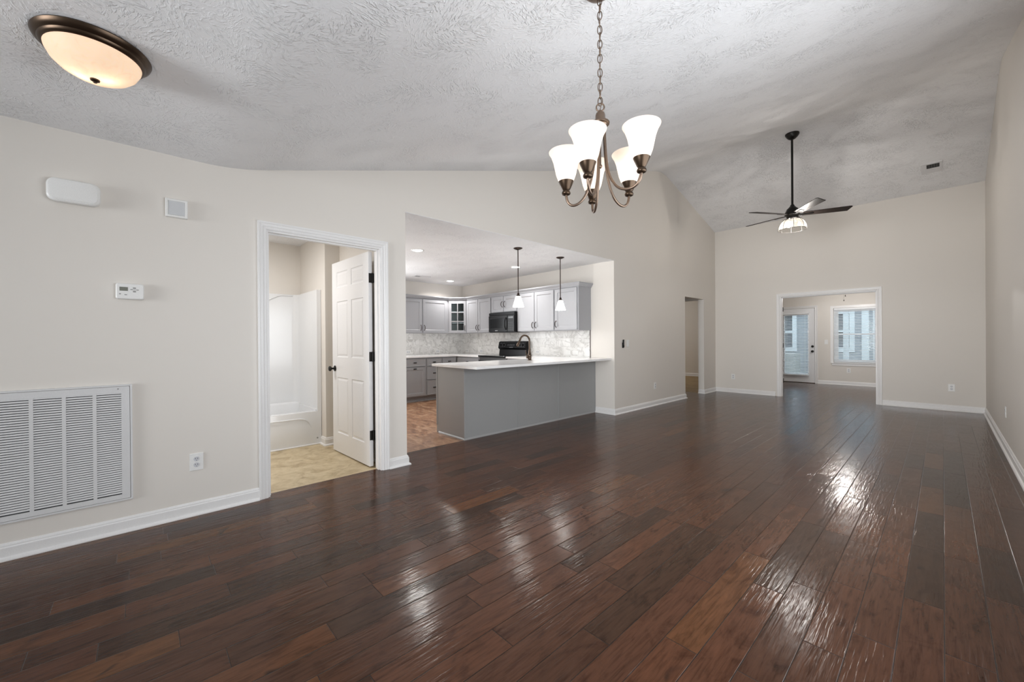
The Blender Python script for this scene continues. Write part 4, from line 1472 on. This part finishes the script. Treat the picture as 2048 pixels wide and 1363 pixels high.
def register(name, x0, x1, y0, y1, zf, label, dark, nv):
    """supply register hung under a ceiling; zf gives the ceiling height at y; dark: open louver field."""
    t = thing(name, ((x0 + x1) / 2, (y0 + y1) / 2, zf((y0 + y1) / 2)), label, 'air vent')
    a, b, c, d = dark
    us, vs = [x0, a, b, x1], [y0, c, d, y1]
    cells = []
    for i in range(3):
        for j in range(3):
            if (i, j) != (1, 1):
                cells.append([(us[i], vs[j]), (us[i + 1], vs[j]), (us[i + 1], vs[j + 1]), (us[i], vs[j + 1])])
    MB().slab(cells, lambda x, y: (x, y, zf(y) + 0.001), lambda x, y: (x, y, zf(y) - 0.008)).build('vent_frame', M['ceiling_plain'], t)
    MB().prism([(a, c), (b, c), (b, d), (a, d)], lambda x, y: (x, y, zf(y) + 0.001), lambda x, y: (x, y, zf(y) - 0.001)).build('duct_opening', M['mid_dark'], t)
    mb = MB()
    for k in range(1, nv):
        x = a + (b - a) * k / nv
        mb.prism([(x - 0.001, c), (x + 0.001, c), (x + 0.001, d), (x - 0.001, d)], lambda q, y: (q, y, zf(y) - 0.001), lambda q, y: (q, y, zf(y) - 0.007))
    mb.build('louvers', M['grey_key'], t)
    return t


M['ceiling_plain'] = simple('white_register_paint', srgb(222, 222, 224), 0.5)
M['mid_dark'] = simple('shadowed_duct', srgb(70, 70, 70), 0.8)
register('ceiling_vent', -0.225, 0.0, 8.77, 9.03, ceil_z, 'small white air vent with dark slots high on the sloped ceiling', (-0.167, -0.030, 8.800, 8.912), 5)
register('ceiling_vent', -6.93, -6.79, 3.84, 4.17, lambda y: 2.43, 'thin dark slotted air vent in the flat kitchen ceiling', (-6.90, -6.82, 3.86, 3.97), 4)

# flush mount ceiling light
FLX, FLY = -2.455, -0.13
t = thing('flush_ceiling_light', (FLX, FLY, Z0), 'round bronze rimmed flush ceiling light with peach glass bowl', 'ceiling light')
MB().lathe([(0, 0.0), (0.178, 0.0), (0.182, -0.006), (0.178, -0.016), (0.168, -0.026), (0.163, -0.028), (0.160, -0.036), (0.152, -0.042), (0.146, -0.042), (0.146, -0.030), (0, -0.030)], (FLX, FLY, Z0), 64).build('pan', M['bronze'], t, 40)
MB().lathe([(0.149, -0.038), (0.146, -0.052), (0.132, -0.080), (0.108, -0.104), (0.076, -0.122), (0.040, -0.132), (0.0, -0.135)], (FLX, FLY, Z0), 64, None, False).build('glass_bowl', M['dome'], t, 60)
MB().lathe([(0, 0.004), (0.016, 0.002), (0.015, -0.004), (0.008, -0.008), (0.006, -0.012), (0, -0.013)], (FLX, FLY, Z0 - 0.135), 20).build('finial', M['bronze'], t, 50)
for s in (-1, 1):
    light('flush_bulb', 'POINT', (FLX + 0.012 * s, FLY + 0.034 * s, Z0 - 0.102), P_FLUSH, (1.0, 0.80, 0.58), 0.018)

# chandelier
CX, CY = -1.020, 1.486
t = thing('chandelier', (CX, CY, ceil_z(CY)), 'five arm bronze chandelier with upturned frosted glass bell shades', 'chandelier')
zc = ceil_z(CY)
sl = Matrix.Rotation(math.atan(SLOPE), 3, 'X')
MB().lathe([(0, 0.001), (0.060, 0.001), (0.062, -0.006), (0.045, -0.022), (0.014, -0.034), (0, -0.036)], (CX, CY, zc), 32, sl).build('canopy', M['bronze_light'], t, 50)
mb = MB()
zt_, zb_ = zc - 0.030, 2.215
nl = 15
st = (zt_ - zb_) / nl
for k in range(nl):
    zc_ = zt_ - (k + 0.5) * st
    a = 0.62 + (PI / 2 if k % 2 else 0) + 0.15 * math.sin(k * 2.1)
    ux, uy = math.cos(a), math.sin(a)
    hw, hh = 0.0095, st * 0.5 + 0.0035
    loop = []
    for j in range(18):
        b = 2 * PI * j / 18
        sx = hw * math.copysign(abs(math.cos(b)) ** 0.8, math.cos(b))
        loop.append((CX + ux * sx, CY + uy * sx, zc_ + hh * math.sin(b)))
    mb.tube(loop, 0.0021, 6, False, True)
mb.build('chain', M['bronze_light'], t, 60)
mb = MB()
mb.tube([(CX + 0.004 * math.sin(z * 60), CY + 0.003 * math.cos(z * 45), z) for z in [zb_ - 0.02 + (zt_ - zb_ + 0.02) * k / 40 for k in range(41)]], 0.0016, 6)
mb.build('cord', M['bronze_light'], t, 60)
mb = MB()
mb.tube([(CX + 0.017 * math.cos(a) * 0.8, CY + 0.017 * math.cos(a) * 0.6, 2.205 + 0.017 * math.sin(a)) for a in [2 * PI * k / 22 for k in range(22)]], 0.0032, 8, False, True)
mb.build('hanging_loop', M['bronze_light'], t, 60)
MB().lathe([(0, 0.028), (0.006, 0.027), (0.008, 0.018), (0.018, 0.014), (0.021, 0.004), (0.022, -0.018), (0.026, -0.022), (0.038, -0.026), (0.040, -0.030), (0.038, -0.036), (0.030, -0.038), (0.026, -0.046), (0, -0.046)],
           (CX, CY, 2.165), 32).build('stem_cap', M['bronze_light'], t, 45)
MB().lathe([(0, 0.02), (0.003, 0.02), (0.003, 0.0), (0.007, -0.004), (0.007, -0.010), (0.003, -0.016), (0, -0.018)], (CX, CY, 1.955), 14).build('finial', M['bronze_light'], t, 50)
mb = MB().tube([(CX, CY, 2.13), (CX, CY, 1.96)], 0.003, 8)
mb.build('centre_rod', M['bronze_light'], t, 60)
ARMS = [(-73, 0.168, 1.847), (3, 0.190, 1.872), (72, 0.158, 1.848), (139, 0.160, 1.846), (211, 0.152, 1.846)]
for (deg, r_, zcup) in ARMS:
    a = math.radians(deg)
    d_ = Vector((math.cos(a), math.sin(a), 0))
    C0 = Vector((CX, CY, 0))
    P = lambda r, z: C0 + d_ * r + Vector((0, 0, z))
    pts_ = bez(P(0.020, 2.135), P(0.022, 1.99), P(0.030, 1.90), P(0.062, 1.835 + (zcup - 1.846)), 14)[:-1] + \
        bez(P(0.062, 1.835 + (zcup - 1.846)), P(0.092, 1.775 + (zcup - 1.846)), P(r_, 1.765 + (zcup - 1.846)), P(r_, zcup), 14)
    ar = MB().tube(pts_, 0.0058, 10).build('arm', M['bronze_light'], t, 60)
    MB().lathe([(0, -0.010), (0.010, -0.010), (0.018, -0.006), (0.020, 0.0), (0.017, 0.008), (0.014, 0.012), (0.019, 0.018), (0.030, 0.042), (0.034, 0.052), (0.031, 0.053), (0, 0.048)],
               P(r_, zcup), 28).build('cup', M['bronze'], ar, 45)
    MB().lathe([(0.028, 0.049), (0.036, 0.060), (0.044, 0.082), (0.050, 0.110), (0.056, 0.138), (0.066, 0.165), (0.075, 0.180), (0.076, 0.183)],
               P(r_, zcup), 36, None, False).build('glass_shade', M['shade'], ar, 60)
    q = P(r_, zcup)
    light('chandelier_bulb', 'POINT', (q.x, q.y, q.z + 0.115), P_CHAND, SOFT, 0.022)

# ceiling fan
FNX, FNY = -1.530, 7.165
zc = ceil_z(FNY)
t = thing('ceiling_fan', (FNX, FNY, zc), 'black five blade ceiling fan on a long downrod with caged glass light', 'ceiling fan')
sl = Matrix.Rotation(-math.atan(SLOPE), 3, 'X')
MB().lathe([(0, 0.045), (0.088, 0.045), (0.090, 0.0), (0.082, -0.020), (0.058, -0.055), (0.030, -0.078), (0, -0.080)], (FNX, FNY + 0.01, zc - 0.008), 36, sl).build('canopy', M['black_metal'], t, 45)
MB().tube([(FNX, FNY, zc - 0.06), (FNX, FNY, 3.13)], 0.0145, 14).build('downrod', M['black_metal'], t, 60)
MB().lathe([(0, 0.150), (0.022, 0.150), (0.030, 0.130), (0.050, 0.105), (0.072, 0.085), (0.085, 0.050), (0.098, 0.030), (0.100, -0.005), (0.080, -0.020), (0.070, -0.045), (0, -0.045)], (FNX, FNY, 3.030), 36).build('motor_housing', M['black_metal'], t, 45)
for k in range(5):
    a = math.radians(237.5 + 72 * k)
    bl = MB()
    bl.xf = Matrix.Translation((FNX, FNY, 3.030)) @ Matrix.Rotation(a, 4, 'Z') @ Matrix.Rotation(math.radians(-13), 4, 'X')
    out_ = [(0.13, -0.052), (0.68, -0.064), (0.70, -0.050), (0.665, 0.066), (0.13, 0.052)]
    bl.prism(out_, lambda x, y: (x, y, -0.004), lambda x, y: (x, y, 0.004))
    b_ = bl.build('blade', M['blade'], t)
    ir = MB()
    ir.xf = Matrix.Translation((FNX, FNY, 3.030)) @ Matrix.Rotation(a, 4, 'Z') @ Matrix.Rotation(math.radians(-13), 4, 'X')
    ir.prism([(0.075, -0.022), (0.15, -0.016), (0.24, -0.030), (0.26, 0.0), (0.24, 0.030), (0.15, 0.016), (0.075, 0.022)], lambda x, y: (x, y, -0.010), lambda x, y: (x, y, -0.0042))
    ir.build('blade_bracket', M['black_metal'], b_)
lk = MB().lathe([(0, 0), (0.070, 0), (0.074, -0.012), (0.050, -0.022), (0, -0.022)], (FNX, FNY, 2.985), 32).build('light_fitter', M['black_metal'], t, 45)
dome_ = [(0.075, 2.968), (0.110, 2.950), (0.146, 2.912), (0.166, 2.866), (0.172, 2.820), (0.172, 2.806)]
mb = MB()
rings = []
nR = 96
for (r, z) in dome_:
    rings.append([mb.v((FNX + (r + (0.003 if j % 2 else 0)) * math.cos(2 * PI * j / nR), FNY + (r + (0.003 if j % 2 else 0)) * math.sin(2 * PI * j / nR), z)) for j in range(nR)])
for a_, b_ in zip(rings, rings[1:]):
    for j in range(nR):
        mb.face([a_[j], a_[(j + 1) % nR], b_[(j + 1) % nR], b_[j]])
mb.build('glass_dome', M['ribbed'], t)
mb = MB()
for k in range(8):
    a = 2 * PI * k / 8 + 0.3
    mb.tube([(FNX + (r + 0.006) * math.cos(a), FNY + (r + 0.006) * math.sin(a), z) for (r, z) in dome_], 0.0028, 6)
for (r, z) in ((0.180, 2.806), (0.120, 2.950)):
    mb.tube([(FNX + r * math.cos(2 * PI * j / 48), FNY + r * math.sin(2 * PI * j / 48), z) for j in range(48)], 0.0032, 6, False, True)
mb.build('wire_cage', M['black_metal'], t, 60)
for k in range(3):
    a = 2 * PI * k / 3 + 0.25
    px_, py_ = FNX + 0.085 * math.cos(a), FNY + 0.085 * math.sin(a)
    so = MB().tube([(FNX + 0.03 * math.cos(a), FNY + 0.03 * math.sin(a), 2.965), (FNX + 0.055 * math.cos(a), FNY + 0.055 * math.sin(a), 2.925)], 0.014, 10).build('bulb_socket', M['black_metal'], t, 50)
    MB().lathe([(0, 0.030), (0.010, 0.027), (0.013, 0.018), (0.021, 0.004), (0.022, -0.008), (0.016, -0.021), (0, -0.026)], (px_, py_, 2.885), 18).build('bulb', M['bulb'], so, 60)
    light('fan_lamp', 'POINT', (px_, py_, 2.838), P_FAN / 3, SOFT, 0.014)


# sunroom ceiling fan (only its pull chains drop below the head of the opening)
SFX, SFY = -1.475, 11.30
t = thing('ceiling_fan', (SFX, SFY, 2.44), 'sunroom fan, just its two dark pull chain ends showing below the opening head', 'ceiling fan')
MB().lathe([(0, 0), (0.075, 0), (0.078, -0.03), (0.110, -0.06), (0.115, -0.12), (0.080, -0.15), (0.05, -0.17), (0, -0.17)], (SFX, SFY, 2.44), 32).build('motor_housing', M['black_metal'], t, 45)
for k in range(5):
    a = math.radians(20 + 72 * k)
    bl = MB()
    bl.xf = Matrix.Translation((SFX, SFY, 2.325)) @ Matrix.Rotation(a, 4, 'Z') @ Matrix.Rotation(math.radians(-11), 4, 'X')
    bl.prism([(0.10, -0.05), (0.60, -0.065), (0.62, 0.0), (0.60, 0.065), (0.10, 0.05)], lambda x, y: (x, y, -0.004), lambda x, y: (x, y, 0.004))
    bl.build('blade', M['blade'], t)
MB().lathe([(0.055, 0.0), (0.095, -0.012), (0.105, -0.035), (0.085, -0.070), (0.045, -0.088), (0, -0.092)], (SFX, SFY, 2.270), 32, None, False).build('glass_bowl', M['sun_bulb'], t, 60)
for (dx_, dy_, zb_) in ((0.025, -0.03, 2.085), (-0.005, 0.02, 1.990)):
    c_ = MB().tube([(SFX + dx_, SFY + dy_, 2.30), (SFX + dx_, SFY + dy_, zb_ + 0.03)], 0.0016, 6).build('pull_chain', M['grey_key'], t, 60)
    MB().lathe([(0, 0.035), (0.004, 0.034), (0.007, 0.014), (0.010, 0.003), (0.006, 0.0), (0, 0.0)], (SFX + dx_, SFY + dy_, zb_), 12).build('pull_end', M['dark_bronze'], c_, 50)
light('sunroom_lamp', 'POINT', (SFX, SFY + 0.15, 2.19), P_SUN, SOFT, 0.012)

# ---------------------------------------------------------------- outdoors
struct(MB().box(-14, YS + 0.13, -0.35, 12, 40, -0.25), 'ground', M['lawn'], 'lawn behind the sunroom', cat='ground')
struct(MB().box(-5.0, YS + 0.13, -0.25, 1.0, 15.4, -0.06), 'ground', M['concrete'], 'concrete patio behind the sunroom')
h_ = thing('neighbor_house', (-3.0, 19.6, -0.25), 'grey sided neighbouring house with white window trim, seen through the blinds', 'house')
mb = MB().slab(wall_cells([-12, -5.35, -4.15, -3.25, -2.35, -1.0, 0.2, 8], [-0.25, 0.75, 2.15], lambda x: 4.6, [(-5.35, -4.15, 0.75, 2.15), (-3.25, -2.35, 0.75, 2.15), (-1.0, 0.2, 0.75, 2.15)]),
               lambda x, z: (x, 19.8, z), lambda x, z: (x, 19.6, z))
mb.build('siding', M['siding'], h_)
for a, b in ((-5.35, -4.15), (-3.25, -2.35), (-1.0, 0.2)):
    m_ = (a + b) / 2
    mb = MB().slab(wall_cells([a - 0.1, a + 0.05, m_ - 0.03, m_ + 0.03, b - 0.05, b + 0.1], [0.65, 0.80, 1.40, 1.48, 2.10], lambda x: 2.25,
                              [(a + 0.05, m_ - 0.03, 0.80, 1.40), (m_ + 0.03, b - 0.05, 0.80, 1.40), (a + 0.05, m_ - 0.03, 1.48, 2.10), (m_ + 0.03, b - 0.05, 1.48, 2.10)]),
                   lambda x, z: (x, 19.62, z), lambda x, z: (x, 19.54, z))
    f_ = mb.build('window_frame', M['ext_trim'], h_)
    MB().box(a + 0.04, 19.63, 0.79, b - 0.04, 19.65, 2.11).build('pane', M['ext_glass'], f_)
mb = MB().prism([(19.1, 4.55), (19.1, 4.70), (22.5, 6.6), (25.9, 4.70), (25.9, 4.55)], lambda y, z: (-12.4, y, z), lambda y, z: (8.4, y, z))
mb.build('roof', M['roof'], h_)
MB().box(-2.05, 19.53, -0.25, -1.85, 19.60, 4.5).build('corner_board', M['ext_trim'], h_)
for px_, lb in ((-3.62, 'white square porch post outside the patio door'), (-1.93, 'white square porch post outside the sunroom window'), (-1.28, 'second white porch post, half hidden by the window frame')):
    p_ = thing('porch_post', (px_, 15.1, -0.06), lb, 'post', 'white porch posts')
    MB().box(px_ - 0.06, 15.04, -0.06, px_ + 0.06, 15.16, 2.6, 0.006).build('shaft', M['ext_trim'], p_)
    MB().box(px_ - 0.08, 15.02, -0.06, px_ + 0.08, 15.18, 0.10, 0.006).build('plinth', M['ext_trim'], p_)
    MB().box(px_ - 0.08, 15.02, 2.50, px_ + 0.08, 15.18, 2.62, 0.006).build('cap', M['ext_trim'], p_)
b_ = MB().box(-4.6, 15.0, 2.62, 0.8, 15.2, 2.85).build('porch_beam', M['ext_trim'])
tag(b_, 'white beam across the porch posts', 'beam')
ac = thing('condenser_unit', (-4.15, 18.3, -0.25), 'grey outdoor condenser unit beyond the patio door', 'air conditioner')
MB().box(-4.55, 17.9, -0.25, -3.75, 18.7, 0.62, 0.04, 2).build('cabinet', M['ext_grey'] if 'ext_grey' in M else M['concrete'], ac)
MB().lathe([(0, 0.63), (0.30, 0.63), (0.33, 0.615), (0, 0.615)], (-4.15, 18.3, 0.0), 24).build('fan_guard', M['duct'], ac)
